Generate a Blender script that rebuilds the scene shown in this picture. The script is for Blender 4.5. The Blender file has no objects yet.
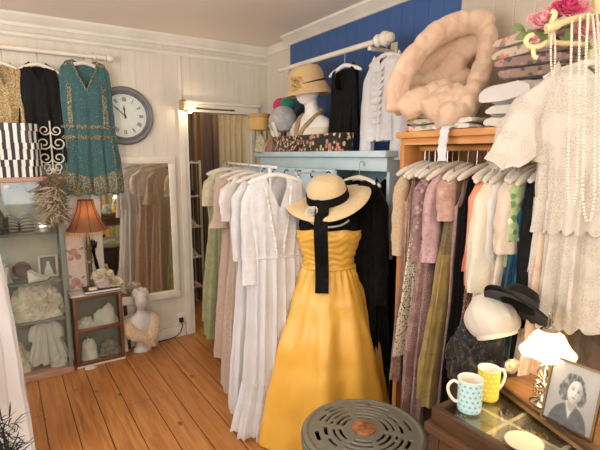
import bpy, bmesh, random
from math import *
from mathutils import Vector, Matrix, noise
random.seed(7)
S = bpy.context.scene
C = S.collection
PI = pi

# ------------------------------------------------------------------ measuring from the picture: a pixel's ray met with a known plane
FPX = 455.0; PITCH = atan(70 / 455); YAW = radians(33.1); EYE = 1.5
FH = (sin(YAW), cos(YAW)); RT = (cos(YAW), -sin(YAW))
def ray(px, py):
    r = (px - 300) / FPX; u = -(py - 225) / FPX
    a = cos(PITCH) + u * sin(PITCH)
    return (a * FH[0] + r * RT[0], a * FH[1] + r * RT[1], -sin(PITCH) + u * cos(PITCH))
def at_x(px, py, x):
    d = ray(px, py); t = x / d[0]; return Vector((d[0] * t, d[1] * t, EYE + d[2] * t))
def at_y(px, py, y):
    d = ray(px, py); t = y / d[1]; return Vector((d[0] * t, d[1] * t, EYE + d[2] * t))
def at_z(px, py, z):
    d = ray(px, py); t = (z - EYE) / d[2]; return Vector((d[0] * t, d[1] * t, z))

# ------------------------------------------------------------------ materials
def lin(c):
    out = []
    for v in c[:3]:
        v = v / 255.0
        out.append(v / 12.92 if v <= .04045 else ((v + .055) / 1.055) ** 2.4)
    return (*out, 1)
_m = {}
class NT:
    def __init__(s, name):
        s.m = bpy.data.materials.new(name); s.m.use_nodes = True
        s.t = s.m.node_tree; s.n = s.t.nodes; s.l = s.t.links
        s.b = s.n['Principled BSDF']; s.o = s.n['Material Output']
    def new(s, t, **k):
        n = s.n.new(t)
        for a, v in k.items():
            if a in n.inputs: n.inputs[a].default_value = v
            else: setattr(n, a, v)
        return n
    def math(s, op, a, b=None):
        n = s.n.new('ShaderNodeMath'); n.operation = op
        for i, v in enumerate((a, b)):
            if v is None: continue
            if isinstance(v, (int, float)): n.inputs[i].default_value = v
            else: s.l.new(v, n.inputs[i])
        return n.outputs[0]
    def mix(s, f, a, b):
        n = s.n.new('ShaderNodeMix'); n.data_type = 'RGBA'
        for i, v in ((0, f), (6, a), (7, b)):
            if isinstance(v, (int, float)): n.inputs[i].default_value = v
            elif isinstance(v, tuple): n.inputs[i].default_value = v
            else: s.l.new(v, n.inputs[i])
        return n.outputs[2]
    def coord(s, which='Object', scale=(1, 1, 1)):
        t = s.n.new('ShaderNodeTexCoord'); mp = s.n.new('ShaderNodeMapping')
        mp.inputs['Scale'].default_value = scale
        s.l.new(t.outputs[which], mp.inputs[0]); return mp.outputs[0]
    def ramp(s, v, a, b):
        n = s.n.new('ShaderNodeMapRange'); n.inputs[1].default_value = a; n.inputs[2].default_value = b
        s.l.new(v, n.inputs[0]); return n.outputs[0]
    def bump(s, h, st=.3, d=.002):
        n = s.n.new('ShaderNodeBump'); n.inputs['Strength'].default_value = st; n.inputs['Distance'].default_value = d
        s.l.new(h, n.inputs['Height']); s.l.new(n.outputs[0], s.b.inputs['Normal'])
def solid(name, col, rough=.6, metal=0, var=.06, scale=9, coat=0, emit=None, est=0, spec=.5):
    if name in _m: return _m[name]
    k = NT(name); c = lin(col)
    nz = k.new('ShaderNodeTexNoise', Scale=scale, Detail=4.0); k.l.new(k.coord(), nz.inputs['Vector'])
    d = tuple(v * (1 - 2 * var) for v in c[:3]) + (1,); u = tuple(min(1, v * (1 + var)) for v in c[:3]) + (1,)
    k.l.new(k.mix(k.ramp(nz.outputs[0], .3, .7), d, u), k.b.inputs['Base Color'])
    k.b.inputs['Roughness'].default_value = rough; k.b.inputs['Metallic'].default_value = metal
    k.b.inputs['Coat Weight'].default_value = coat; k.b.inputs['Specular IOR Level'].default_value = spec
    if emit: k.b.inputs['Emission Color'].default_value = lin(emit); k.b.inputs['Emission Strength'].default_value = est
    _m[name] = k.m; return k.m
def fabric(name, c1, c2=None, pat='plain', scale=40, rough=.85, sheer=0, amount=.5, c3=None, sheen=.2, holes=0, spec=.25, metal=0):
    if name in _m: return _m[name]
    k = NT(name); a = lin(c1); b = lin(c2 or c1); co = k.coord()
    nz = k.new('ShaderNodeTexNoise', Scale=7.0, Detail=5.0); k.l.new(co, nz.inputs['Vector'])
    base = k.mix(k.ramp(nz.outputs[0], .3, .7), tuple(v * .88 for v in a[:3]) + (1,), a)
    wv = k.new('ShaderNodeTexNoise', Scale=420.0, Detail=1.0); k.l.new(co, wv.inputs['Vector'])
    h = wv.outputs[0]; fac = None
    if pat == 'lace':
        scale *= 2.6; v = k.new('ShaderNodeTexVoronoi', feature='DISTANCE_TO_EDGE', Scale=scale); k.l.new(co, v.inputs['Vector'])
        n2 = k.new('ShaderNodeTexNoise', Scale=scale * .16, Detail=3.0); k.l.new(co, n2.inputs['Vector'])
        e = k.ramp(v.outputs['Distance'], .16, .06); f = k.ramp(n2.outputs[0], .48, .56)
        fac = k.math('MAXIMUM', e, f); h = fac
        base = k.mix(fac, b, base)
        if holes:
            k.l.new(k.math('ADD', k.math('MULTIPLY', fac, holes), 1 - holes), k.b.inputs['Alpha'])
    elif pat == 'floral':
        v = k.new('ShaderNodeTexVoronoi', Scale=scale); k.l.new(co, v.inputs['Vector'])
        n2 = k.new('ShaderNodeTexNoise', Scale=scale * 1.3, Detail=2.0); k.l.new(co, n2.inputs['Vector'])
        dd = k.math('ADD', v.outputs['Distance'], k.math('MULTIPLY', n2.outputs[0], .5))
        fac = k.ramp(dd, amount + .32, amount + .22)
        sp = k.new('ShaderNodeSeparateColor'); k.l.new(v.outputs['Color'], sp.inputs[0])
        pc = k.mix(k.ramp(sp.outputs[0], .45, .55), b, lin(c3 or c2))
        base = k.mix(fac, base, pc); h = fac
    elif pat == 'speck':
        v = k.new('ShaderNodeTexVoronoi', Scale=scale); k.l.new(co, v.inputs['Vector'])
        fac = k.ramp(v.outputs['Distance'], amount, amount * .7); base = k.mix(fac, base, b); h = fac
    elif pat == 'swirl':
        n2 = k.new('ShaderNodeTexNoise', Scale=scale, Detail=2.0, Distortion=1.8); k.l.new(co, n2.inputs['Vector'])
        fac = k.ramp(n2.outputs[0], amount - .03, amount + .03); base = k.mix(fac, base, b); h = fac
    k.l.new(base, k.b.inputs['Base Color'])
    k.b.inputs['Roughness'].default_value = rough; k.b.inputs['Sheen Weight'].default_value = sheen
    k.b.inputs['Specular IOR Level'].default_value = spec; k.b.inputs['Metallic'].default_value = metal
    k.bump(h, .35, .0015)
    if sheer:
        tr = k.new('ShaderNodeBsdfTranslucent'); k.l.new(base, tr.inputs[0])
        ms = k.new('ShaderNodeMixShader'); ms.inputs[0].default_value = sheer
        k.l.new(k.b.outputs[0], ms.inputs[1]); k.l.new(tr.outputs[0], ms.inputs[2]); k.l.new(ms.outputs[0], k.o.inputs[0])
    _m[name] = k.m; return k.m
def net(name, col, opacity):
    if name in _m: return _m[name]
    k = NT(name); k.b.inputs['Base Color'].default_value = lin(col); k.b.inputs['Roughness'].default_value = .9
    nz = k.new('ShaderNodeTexNoise', Scale=14.0, Detail=4.0); k.l.new(k.coord(), nz.inputs['Vector'])
    k.l.new(k.math('ADD', k.math('MULTIPLY', nz.outputs[0], .3), opacity - .15), k.b.inputs['Alpha'])
    _m[name] = k.m; return k.m
def glass(name='clear_glass', tint=(250, 253, 251), refl=.025):
    if name in _m: return _m[name]
    k = NT(name); k.n.remove(k.b)
    t = k.new('ShaderNodeBsdfTransparent'); t.inputs[0].default_value = lin(tint)
    g = k.new('ShaderNodeBsdfGlossy'); g.inputs['Roughness'].default_value = .03
    lw = k.new('ShaderNodeLayerWeight', Blend=.25); ms = k.new('ShaderNodeMixShader')
    k.l.new(k.math('ADD', k.math('MULTIPLY', lw.outputs['Fresnel'], .4), refl), ms.inputs[0])
    k.l.new(t.outputs[0], ms.inputs[1]); k.l.new(g.outputs[0], ms.inputs[2]); k.l.new(ms.outputs[0], k.o.inputs[0])
    _m[name] = k.m; return k.m
def wood(name, c1, c2, axis='Z', rough=.45, scale=1.0, coat=0):
    if name in _m: return _m[name]
    k = NT(name); sc = {'X': (1.2, 14, 14), 'Y': (14, 1.2, 14), 'Z': (14, 14, 1.2)}[axis]
    nz = k.new('ShaderNodeTexNoise', Scale=2.5 * scale, Detail=6.0, Distortion=.6); k.l.new(k.coord('Object', sc), nz.inputs['Vector'])
    f = k.ramp(nz.outputs[0], .35, .65)
    k.l.new(k.mix(f, lin(c1), lin(c2)), k.b.inputs['Base Color']); k.b.inputs['Roughness'].default_value = rough
    k.b.inputs['Coat Weight'].default_value = coat; k.bump(f, .15, .001)
    _m[name] = k.m; return k.m
def boards(name, col, width, axis, gap=(0, 0, 0), dark=.82, rough=.6, depth=.003):
    """painted tongue-and-groove boards: a groove every `width` metres"""
    k = NT(name); co = k.coord(); sp = k.new('ShaderNodeSeparateXYZ'); k.l.new(co, sp.inputs[0])
    q = k.math('FRACT', k.math('DIVIDE', k.math('ADD', sp.outputs[axis], 20.0), width))
    e = k.math('ABSOLUTE', k.math('SUBTRACT', q, .5)); g = k.ramp(e, .5 - .004 / width, .5 - .001 / width)
    nz = k.new('ShaderNodeTexNoise', Scale=2.2, Detail=6.0); k.l.new(co, nz.inputs['Vector'])
    st = k.new('ShaderNodeTexNoise', Scale=3.0, Detail=5.0); k.l.new(k.coord('Object', (9, 9, .8)), st.inputs['Vector'])
    c = lin(col); d = tuple(v * .9 for v in c[:3]) + (1,)
    base = k.mix(k.ramp(k.math('ADD', k.math('MULTIPLY', nz.outputs[0], .5), k.math('MULTIPLY', st.outputs[0], .5)), .38, .62), d, c)
    k.l.new(k.mix(k.math('MULTIPLY', g, 1 - dark), base, lin(gap)), k.b.inputs['Base Color'])
    k.b.inputs['Roughness'].default_value = rough; k.bump(k.math('MULTIPLY', g, -1.0), .6, depth)
    return k.m

# ------------------------------------------------------------------ mesh builders
def obj(name, bm, m, parent=None, smooth=True, mods=None):
    me = bpy.data.meshes.new(name); bm.normal_update(); bm.to_mesh(me); bm.free()
    if isinstance(m, (list, tuple)):
        for x in m: me.materials.append(x)
    else: me.materials.append(m)
    if smooth:
        me.polygons.foreach_set('use_smooth', [True] * len(me.polygons))
        try: me.set_sharp_from_angle(angle=radians(42))
        except Exception: pass
    o = bpy.data.objects.new(name, me); C.objects.link(o)
    if parent: o.parent = parent
    return o
def thing(name, label, cat, loc=(0, 0, 0), rz=0, group=None, rx=0, ry=0):
    o = bpy.data.objects.new(name, None); C.objects.link(o); o.empty_display_size = .05
    o.location = loc; o.rotation_euler = (rx, ry, rz); o['label'] = label; o['category'] = cat
    if group: o['group'] = group
    return o
def tag(o, label, cat, group=None, loc=None, rz=None, rot=None):
    o['label'] = label; o['category'] = cat
    if group: o['group'] = group
    if loc is not None: o.location = loc
    if rz is not None: o.rotation_euler.z = rz
    if rot is not None: o.rotation_euler = rot
    return o
def struct(name, bm, m, smooth=False):
    o = obj(name, bm, m, None, smooth); o['kind'] = 'structure'; return o
def BM(): return bmesh.new()
def box(bm, x0, x1, y0, y1, z0, z1, bev=0):
    r = bmesh.ops.create_cube(bm, size=1)
    for v in r['verts']:
        v.co = Vector(((x0 + x1) / 2 + v.co.x * (x1 - x0), (y0 + y1) / 2 + v.co.y * (y1 - y0), (z0 + z1) / 2 + v.co.z * (z1 - z0)))
    if bev:
        es = list({e for v in r['verts'] for e in v.link_edges})
        bmesh.ops.bevel(bm, geom=es, offset=bev, segments=2, affect='EDGES', profile=.5)
    return bm
def boxb(*a, bev=0): return box(BM(), *a, bev=bev)
def lathe(bm, prof, seg=40, c=(0, 0, 0), sx=1, sy=1, axis='Z', cap=True, uv=False):
    rings = []
    for r, z in prof:
        ring = []
        for i in range(seg):
            a = 2 * PI * i / seg; p = (r * cos(a) * sx, r * sin(a) * sy, z)
            if axis == 'Y': p = (p[0], p[2], p[1])
            if axis == 'X': p = (p[2], p[0], p[1])
            ring.append(bm.verts.new((c[0] + p[0], c[1] + p[1], c[2] + p[2])))
        rings.append(ring)
    ul = bm.loops.layers.uv.verify() if uv else None
    for k in range(len(rings) - 1):
        for i in range(seg):
            j = (i + 1) % seg
            f = bm.faces.new((rings[k][i], rings[k][j], rings[k + 1][j], rings[k + 1][i]))
            if uv:
                us = (i / seg, (i + 1) / seg, (i + 1) / seg, i / seg); vs = (prof[k][1], prof[k][1], prof[k + 1][1], prof[k + 1][1])
                for lp, u_, v_ in zip(f.loops, us, vs): lp[ul].uv = (u_, v_)
    if cap:
        if prof[0][0] > 1e-5: bm.faces.new(rings[0][::-1])
        if prof[-1][0] > 1e-5: bm.faces.new(rings[-1])
    return bm
def tube(bm, pts, rad, seg=8, sx=1.0, closed=False, flat=1.0):
    pts = [Vector(p) for p in pts]; n = len(pts); rings = []
    up = Vector((0, 0, 1)); t0 = (pts[1] - pts[0]).normalized()
    if abs(t0.dot(up)) > .9: up = Vector((1, 0, 0))
    nrm = (up - t0 * up.dot(t0)).normalized()
    for i, p in enumerate(pts):
        if closed: t = pts[(i + 1) % n] - pts[i - 1]
        else: t = pts[min(i + 1, n - 1)] - pts[max(i - 1, 0)]
        t.normalize(); nrm = (nrm - t * nrm.dot(t))
        nrm = nrm.normalized() if nrm.length > 1e-6 else t.orthogonal().normalized()
        b = t.cross(nrm); r = rad[i] if isinstance(rad, (list, tuple)) else rad
        rings.append([bm.verts.new(p + nrm * (r * flat * cos(2 * PI * k / seg)) + b * (r * sx * sin(2 * PI * k / seg))) for k in range(seg)])
    for i in range(n if closed else n - 1):
        a = rings[i]; b = rings[(i + 1) % n]
        for k in range(seg):
            bm.faces.new((a[k], a[(k + 1) % seg], b[(k + 1) % seg], b[k]))
    if not closed: bm.faces.new(rings[0][::-1]); bm.faces.new(rings[-1])
    return bm
def smoothpath(pts, n=6):
    pts = [Vector(p) for p in pts]; out = []
    for i in range(len(pts) - 1):
        p0 = pts[max(i - 1, 0)]; p1 = pts[i]; p2 = pts[i + 1]; p3 = pts[min(i + 2, len(pts) - 1)]
        for k in range(n):
            t = k / n
            out.append(.5 * ((2 * p1) + (p2 - p0) * t + (2 * p0 - 5 * p1 + 4 * p2 - p3) * t * t + (3 * p1 - p0 - 3 * p2 + p3) * t ** 3))
    out.append(pts[-1]); return out
def ball(bm, c, r, sx=1, sy=1, sz=1, u=16, v=10, amp=0, fr=8, seed=0):
    res = bmesh.ops.create_uvsphere(bm, u_segments=u, v_segments=v, radius=1)
    for w in res['verts']:
        k = 1 + (amp * noise.noise(Vector(w.co) * fr * .3 + Vector((seed, seed * 2, 0))) if amp else 0)
        w.co = Vector((c[0] + w.co.x * r * sx * k, c[1] + w.co.y * r * sy * k, c[2] + w.co.z * r * sz * k))
    return res['verts']
def poly(bm, pts, z0, z1, plane='XZ'):
    """extruded outline: pts 2D, thickness along the third axis"""
    def P(p, d): return (p[0], d, p[1]) if plane == 'XZ' else ((p[0], p[1], d) if plane == 'XY' else (d, p[0], p[1]))
    a = [bm.verts.new(P(p, z0)) for p in pts]; b = [bm.verts.new(P(p, z1)) for p in pts]; n = len(pts)
    bm.faces.new(a); bm.faces.new(b[::-1])
    for i in range(n): bm.faces.new((a[i], b[i], b[(i + 1) % n], a[(i + 1) % n]))
    bmesh.ops.recalc_face_normals(bm, faces=bm.faces); return bm
def loft(bm, secs, seg=32, pw=1.0):
    """secs: (z, hw, hd, xo, yo)"""
    rings = []
    for z, hw, hd, xo, yo in secs:
        ring = []
        for i in range(seg):
            a = 2 * PI * i / seg; c_, s_ = cos(a), sin(a)
            ring.append(bm.verts.new((xo + hw * copysign(abs(c_) ** pw, c_), yo + hd * copysign(abs(s_) ** pw, s_), z)))
        rings.append(ring)
    for k in range(len(rings) - 1):
        for i in range(seg): bm.faces.new((rings[k][i], rings[k][(i + 1) % seg], rings[k + 1][(i + 1) % seg], rings[k + 1][i]))
    bm.faces.new(rings[0][::-1]); bm.faces.new(rings[-1]); return bm
def head(bm, c, s=1.0, yaw=0, tilt=0):
    """a face looking along -Y before turning by yaw; c is the middle of the head"""
    vs = bmesh.ops.create_uvsphere(bm, u_segments=40, v_segments=30, radius=1)['verts']
    R = Matrix.Rotation(yaw, 3, 'Z') @ Matrix.Rotation(tilt, 3, 'X')
    for v in vs:
        n = v.co.copy(); p = Vector((n.x * .074, n.y * .094, n.z * .115))
        low = max(0, -n.z)
        p.x *= 1 - .38 * low ** 1.5
        if n.y > 0: p.y *= 1 - .45 * low
        if n.y < 0:
            g = lambda x, z, wx, wz: exp(-((p.x - x) / wx) ** 2 - ((p.z - z) / wz) ** 2)
            nz = -.012
            p.y -= .024 * g(0, nz - .010, .012, .016) + .012 * g(0, nz + .012, .009, .02)
            p.y += .010 * (g(.03, .012, .017, .011) + g(-.03, .012, .017, .011))
            p.y -= .004 * (g(.03, .010, .010, .006) + g(-.03, .010, .010, .006))
            p.y -= .008 * g(0, -.052, .020, .006) + .007 * g(0, -.064, .016, .006)
            p.y += .004 * g(0, -.058, .02, .003)
            p.y -= .010 * g(0, -.088, .022, .016)
            p.y -= .005 * (g(.034, .030, .02, .007) + g(-.034, .030, .02, .007))
        v.co = R @ (p * s) + Vector(c)
def petals(bm, c, r, n=14, seed=0, up=(0, 0, 1)):
    """a full rose: nested cupped petals around an axis"""
    rng = random.Random(seed); q = Vector((0, 0, 1)).rotation_difference(Vector(up))
    for k in range(n):
        f = k / n; rr = r * (.18 + .82 * f); a0 = k * 2.4; op = .25 + 1.0 * f; wd = .9 + .3 * rng.random()
        grid = []
        for i in range(6):
            row = []
            for j in range(5):
                u = (i / 5 - .5) * wd * 2; w = j / 4
                rad = rr * (.25 + .75 * sin(w * PI * .5)) * (1 - .06 * abs(u)); z = r * (.75 * w ** 1.3 * (1.25 - op * .75) + .25 * (1 - f)) - .15 * r * (abs(u) ** 2) * w
                if w > .9: rad *= 1.05 + .1 * f; z -= .06 * r * f
                row.append(bm.verts.new(Vector(c) + q @ Vector((rad * cos(a0 + u), rad * sin(a0 + u), z))))
            grid.append(row)
        for i in range(5):
            for j in range(4): bm.faces.new((grid[i][j], grid[i + 1][j], grid[i + 1][j + 1], grid[i][j + 1]))
def leafblade(bm, base, tip, w, side=(0, 0, 1), curl=.15, n=6):
    b = Vector(base); t = Vector(tip); d = t - b; s = d.cross(Vector(side))
    s = s.normalized() if s.length > 1e-6 else d.orthogonal().normalized(); up = s.cross(d).normalized(); rows = []
    for i in range(n + 1):
        f = i / n; ww = w * sin(PI * min(1, f * .92 + .06)) ** .8; p = b + d * f + up * (curl * d.length * sin(PI * f) * .5 - curl * d.length * f * f * .6)
        rows.append((bm.verts.new(p - s * ww), bm.verts.new(p + up * ww * .25), bm.verts.new(p + s * ww)))
    for i in range(n):
        for k in range(2): bm.faces.new((rows[i][k], rows[i][k + 1], rows[i + 1][k + 1], rows[i + 1][k]))

# ------------------------------------------------------------------ hangers and clothes
M_hang = fabric('padded_satin', (224, 214, 198), rough=.5, sheen=.3)
M_hangw = solid('white_hanger', (232, 228, 220), .4)
M_wire = solid('chrome_wire', (190, 190, 188), .25, 1)
def hanger(label, loc, rz, hw=.18, drop=.05, hook=.10, r=.013, m=None, group='padded clothes hangers'):
    t = thing('clothes_hanger', label, 'hanger', loc, rz, group)
    pts = [(-hw + 2 * hw * i / 14, 0, -.012 - drop * (abs(2 * i / 14 - 1)) ** 1.4) for i in range(15)]
    rr = [r * (.55 if i in (0, 14) else (.9 if i in (1, 13) else 1)) for i in range(15)]
    obj('padded_arms', tube(BM(), pts, rr, 10), m or M_hang, t)
    h = hook; k = .018
    hp = [(0, 0, -.01), (0, 0, h - .04)] + [(0, -k * sin(a), h - .02 - k * cos(a) * 1.0 + 0) for a in [PI * .25 * q for q in range(1, 6)]]
    hp = [(0, 0, -.01), (0, 0, h - k)] + [(0, k - k * cos(a), h - k + k * sin(a)) for a in [PI * q / 6 for q in range(1, 8)]]
    obj('hook', tube(BM(), hp, .0022, 6), M_wire, t)
    return t
def lerp_prof(prof, s):
    if s <= prof[0][0]: return prof[0][1], prof[0][2]
    for a, b in zip(prof, prof[1:]):
        if s <= b[0]:
            f = (s - a[0]) / (b[0] - a[0]); f = f * f * (3 - 2 * f) * .5 + f * .5
            return a[1] + (b[1] - a[1]) * f, a[2] + (b[2] - a[2]) * f
    return prof[-1][1], prof[-1][2]
def garment(name, label, cat, loc, prof, length, m, rz=0, m2=None, split=None, neck=.35, nd=.1, nb=.03, pw=1.0, slope=.045, arm=.12,
            folds=9, famp=.018, fs=.25, seed=0, sl=None, group=None, zig=0, zn=12, bname='bodice', sname='skirt', N=96, sway=(0, 0), extra=None):
    t = thing(name, label, cat, loc, rz, group)
    rnd = random.Random(seed); p1 = rnd.random() * 6.3; p2 = rnd.random() * 6.3
    def top(tt, front):
        a = abs(tt)
        if a < neck: return (nd if front else nb) * (1 - (a / neck) ** pw)
        if a < .86: return slope * (a - neck) / (.86 - neck)
        return slope + arm * ((a - .86) / .14) ** .7
    def pt(phi, s):
        hw, hd = lerp_prof(prof, s); tt = cos(phi); sy = sin(phi)
        k = max(0, (s - fs) / max(.05, length - fs)); amp = famp * min(1, k * 1.3) ** .8 + .0015
        d = amp * (sin(folds * phi + p1) + .55 * sin((folds * 2 + 1) * phi + p2 + s * 1.5) + .5 * noise.noise(Vector((tt * 2.2, sy * 2.2, s * 2.5 + seed * 7))))
        e = min(1, s / .05) if s < .05 else 1
        wr = .004 * noise.noise(Vector((tt * 5, sy * 5 + seed, s * 11)))
        x = hw * tt + (d + wr) * tt + sway[0] * s * s; y = (hd * copysign(abs(sy) ** .8, sy)) * (.15 + .85 * e) + (d * e + wr * e) * sy + sway[1] * s * s
        return (x, y, -s)
    hem = lambda phi: length + .012 * noise.noise(Vector((cos(phi) * 3, sin(phi) * 3, seed))) + (zig * abs(sin(zn * phi / 2)) if zig else 0)
    def section(rows_fn, nr, close=False):
        bm = BM(); R = []
        for r in range(nr + 1):
            R.append([bm.verts.new(pt(2 * PI * i / N, rows_fn(r / nr, 2 * PI * i / N))) for i in range(N)])
        for r in range(nr):
            for i in range(N):
                j = (i + 1) % N; bm.faces.new((R[r][i], R[r + 1][i], R[r + 1][j], R[r][j]))
        return bm
    tp = lambda phi: top(cos(phi), sin(phi) < 0)
    if split:
        obj(bname, section(lambda f, ph: tp(ph) + (split - tp(ph)) * f, 18), m, t)
        obj(sname, section(lambda f, ph: split + (hem(ph) - split) * f, 34), m2 or m, t)
    else:
        obj(bname if bname != 'bodice' else 'body', section(lambda f, ph: tp(ph) + (hem(ph) - tp(ph)) * f, 44), m, t)
    if sl:
        hw0 = lerp_prof(prof, slope)[0]
        for sd in sl.get('sides', (-1, 1)):
            bm = BM(); n = 26; seg = 26; R = []
            L = sl['len']; w0 = sl.get('w0', .065); w1 = sl.get('w1', .055); out = sl.get('out', .06); fl = sl.get('flare', 0); fwd = sl.get('fwd', -.02)
            q = rnd.random() * 6
            for r in range(n + 1):
                f = r / n; w = w0 + (w1 - w0) * f + (fl * max(0, f - .7) / .3 if fl else 0) + sl.get('puff', 0) * sin(PI * min(1, f * 1.15))
                cx = sd * (hw0 * .84 + out * sin(min(1, f * 1.4) * PI / 2)); cz = -slope - .015 - L * f + .03 * (1 - f); cy = fwd * f
                e = min(1, f * 5 + .25)
                ring = []
                for i in range(seg):
                    a = 2 * PI * i / seg; wob = 1 + .10 * sin(5 * a + q + f * 4) * f + .12 * noise.noise(Vector((cos(a), sin(a) + seed, f * 7)))
                    wob += sl.get('ruf', 0) * sin(8 * a + q) * f ** 3; ring.append(bm.verts.new((cx + w * e * cos(a) * wob, cy + w * .55 * e * sin(a) * wob, cz - sl.get('ruf', 0) * .10 * f ** 2 * (sin(3 * a + 1) + .5 * sin(8 * a)) + sd * cos(a) * w * -.5 * (1 - f))))
                R.append(ring)
            for r in range(n):
                for i in range(seg): bm.faces.new((R[r][i], R[r][(i + 1) % seg], R[r + 1][(i + 1) % seg], R[r + 1][i]))
            obj('sleeve', bm, sl.get('m', m), t)
    if extra: extra(t, pt, top)
    return t

# ================================================================== THE ROOM
def floor_mat():
    k = NT('pine_floorboards'); co = k.coord(); sp = k.new('ShaderNodeSeparateXYZ'); k.l.new(co, sp.inputs[0])
    W = .143
    xx = k.math('DIVIDE', k.math('ADD', sp.outputs[0], 10 * W - .089), W)
    idx = k.math('FLOOR', xx); fr = k.math('FRACT', xx)
    wn = k.new('ShaderNodeTexWhiteNoise', noise_dimensions='1D'); k.l.new(idx, wn.inputs['W'])
    e = k.math('ABSOLUTE', k.math('SUBTRACT', fr, .5)); gap = k.ramp(e, .478, .49)
    # butt joints, staggered per board
    yy = k.math('FRACT', k.math('ADD', k.math('DIVIDE', sp.outputs[1], 2.6), k.math('MULTIPLY', wn.outputs[0], 3.7)))
    joint = k.ramp(yy, .9985, .9995)
    cb = k.new('ShaderNodeCombineXYZ')
    k.l.new(k.math('MULTIPLY', sp.outputs[0], 16.0), cb.inputs[0]); k.l.new(k.math('MULTIPLY', sp.outputs[1], 1.1), cb.inputs[1]); k.l.new(k.math('MULTIPLY', idx, 7.3), cb.inputs[2])
    g = k.new('ShaderNodeTexNoise', Scale=2.2, Detail=7.0, Distortion=.9); k.l.new(cb.outputs[0], g.inputs['Vector'])
    base = k.mix(k.ramp(g.outputs[0], .32, .68), lin((158, 98, 48)), lin((206, 144, 82)))
    base = k.mix(k.math('MULTIPLY', wn.outputs[0], .45), base, lin((172, 108, 52)))
    cb2 = k.new('ShaderNodeCombineXYZ')
    k.l.new(k.math('MULTIPLY', sp.outputs[0], 9.0), cb2.inputs[0]); k.l.new(k.math('MULTIPLY', sp.outputs[1], 4.5), cb2.inputs[1]); k.l.new(k.math('MULTIPLY', idx, 3.1), cb2.inputs[2])
    vr = k.new('ShaderNodeTexVoronoi', Scale=1.0); k.l.new(cb2.outputs[0], vr.inputs['Vector'])
    sc = k.new('ShaderNodeSeparateColor'); k.l.new(vr.outputs['Color'], sc.inputs[0])
    kn = k.math('MULTIPLY', k.ramp(vr.outputs['Distance'], .16, .07), k.ramp(sc.outputs[0], .5, .54))
    base = k.mix(k.math('MULTIPLY', kn, .75), base, lin((78, 38, 18)))
    base = k.mix(k.math('MAXIMUM', gap, joint), base, lin((52, 24, 10)))
    k.l.new(base, k.b.inputs['Base Color']); k.b.inputs['Roughness'].default_value = .42
    k.bump(k.math('SUBTRACT', k.math('MULTIPLY', g.outputs[0], .15), gap), .5, .003); return k.m
M_cream = boards('cream_boards', (216, 206, 190), .105, 0, dark=.93, depth=.0015)
M_creamY = boards('cream_boards_side', (216, 206, 190), .105, 1, dark=.93, depth=.0015)
M_blue = boards('blue_boards', (54, 88, 140), .098, 1, dark=.7, gap=(10, 28, 70))
M_beige = boards('beige_boards', (190, 176, 156), .098, 1, dark=.7, gap=(225, 215, 200))
M_white = solid('white_gloss_paint', (224, 216, 202), .4, var=.05, scale=5)
M_ceil = solid('ceiling_paint', (238, 226, 212), .9, var=.02, scale=2)
struct('floor', boxb(-1.5, 2.6, -2.7, 5.6, -.06, 0), floor_mat())
struct('ceiling', boxb(-1.5, 2.6, -2.7, 5.6, 2.4, 2.46), M_ceil)
bm = BM(); box(bm, -1.5, 1.24, 3.6, 3.7, 0, 2.4); box(bm, 1.84, 2.1, 3.6, 3.7, 0, 2.4); box(bm, 1.24, 1.84, 3.6, 3.7, 1.84, 2.4)
struct('wall_back', bm, M_cream)
struct('wall_right', boxb(2.0, 2.1, -2.7, 3.6, 0, 2.4), M_creamY)
struct('wall_right_blue', boxb(1.95, 2.0, 1.545, 3.13, 0, 2.4), M_blue)
struct('wall_right_beige', boxb(1.95, 2.0, -.6, 1.545, 0, 2.4), M_beige)
bm = BM()   # left wall with a window opening
box(bm, -1.5, -1.4, -2.7, .3, 0, 2.4); box(bm, -1.5, -1.4, 2.3, 3.7, 0, 2.4); box(bm, -1.5, -1.4, .3, 2.3, 0, .85); box(bm, -1.5, -1.4, .3, 2.3, 2.15, 2.4)
struct('wall_left', bm, M_creamY)
bm = BM()   # the street side with the shop window
box(bm, -1.5, -1.1, -2.7, -2.6, 0, 2.4); box(bm, 1.7, 2.1, -2.7, -2.6, 0, 2.4); box(bm, -1.1, 1.7, -2.7, -2.6, 0, .6); box(bm, -1.1, 1.7, -2.7, -2.6, 2.2, 2.4)
struct('wall_front', bm, M_cream)
bm = BM()
for a, b in ((-1.1, -1.04), (.27, .33), (1.64, 1.7)): box(bm, a, b, -2.68, -2.62, .6, 2.2)
for a, b in ((.6, .66), (2.14, 2.2)): box(bm, -1.1, 1.7, -2.68, -2.62, a, b)
struct('window_1', bm, M_white)
bm = BM()
for a, b in ((.3, .36), (1.27, 1.33), (2.24, 2.3)): box(bm, -1.48, -1.42, a, b, .85, 2.15)
for a, b in ((.85, .91), (2.09, 2.15)): box(bm, -1.48, -1.42, .3, 2.3, a, b)
struct('window_2', bm, M_white)
# back room beyond the doorway
M_dim = solid('back_room_plaster', (176, 150, 118), .9)
bm = BM(); box(bm, .9, 2.6, 5.5, 5.6, 0, 2.4); box(bm, .85, .95, 3.7, 5.6, 0, 2.4); box(bm, 2.5, 2.6, 3.7, 5.6, 0, 2.4)
struct('wall_back_room', bm, M_dim)
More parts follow.
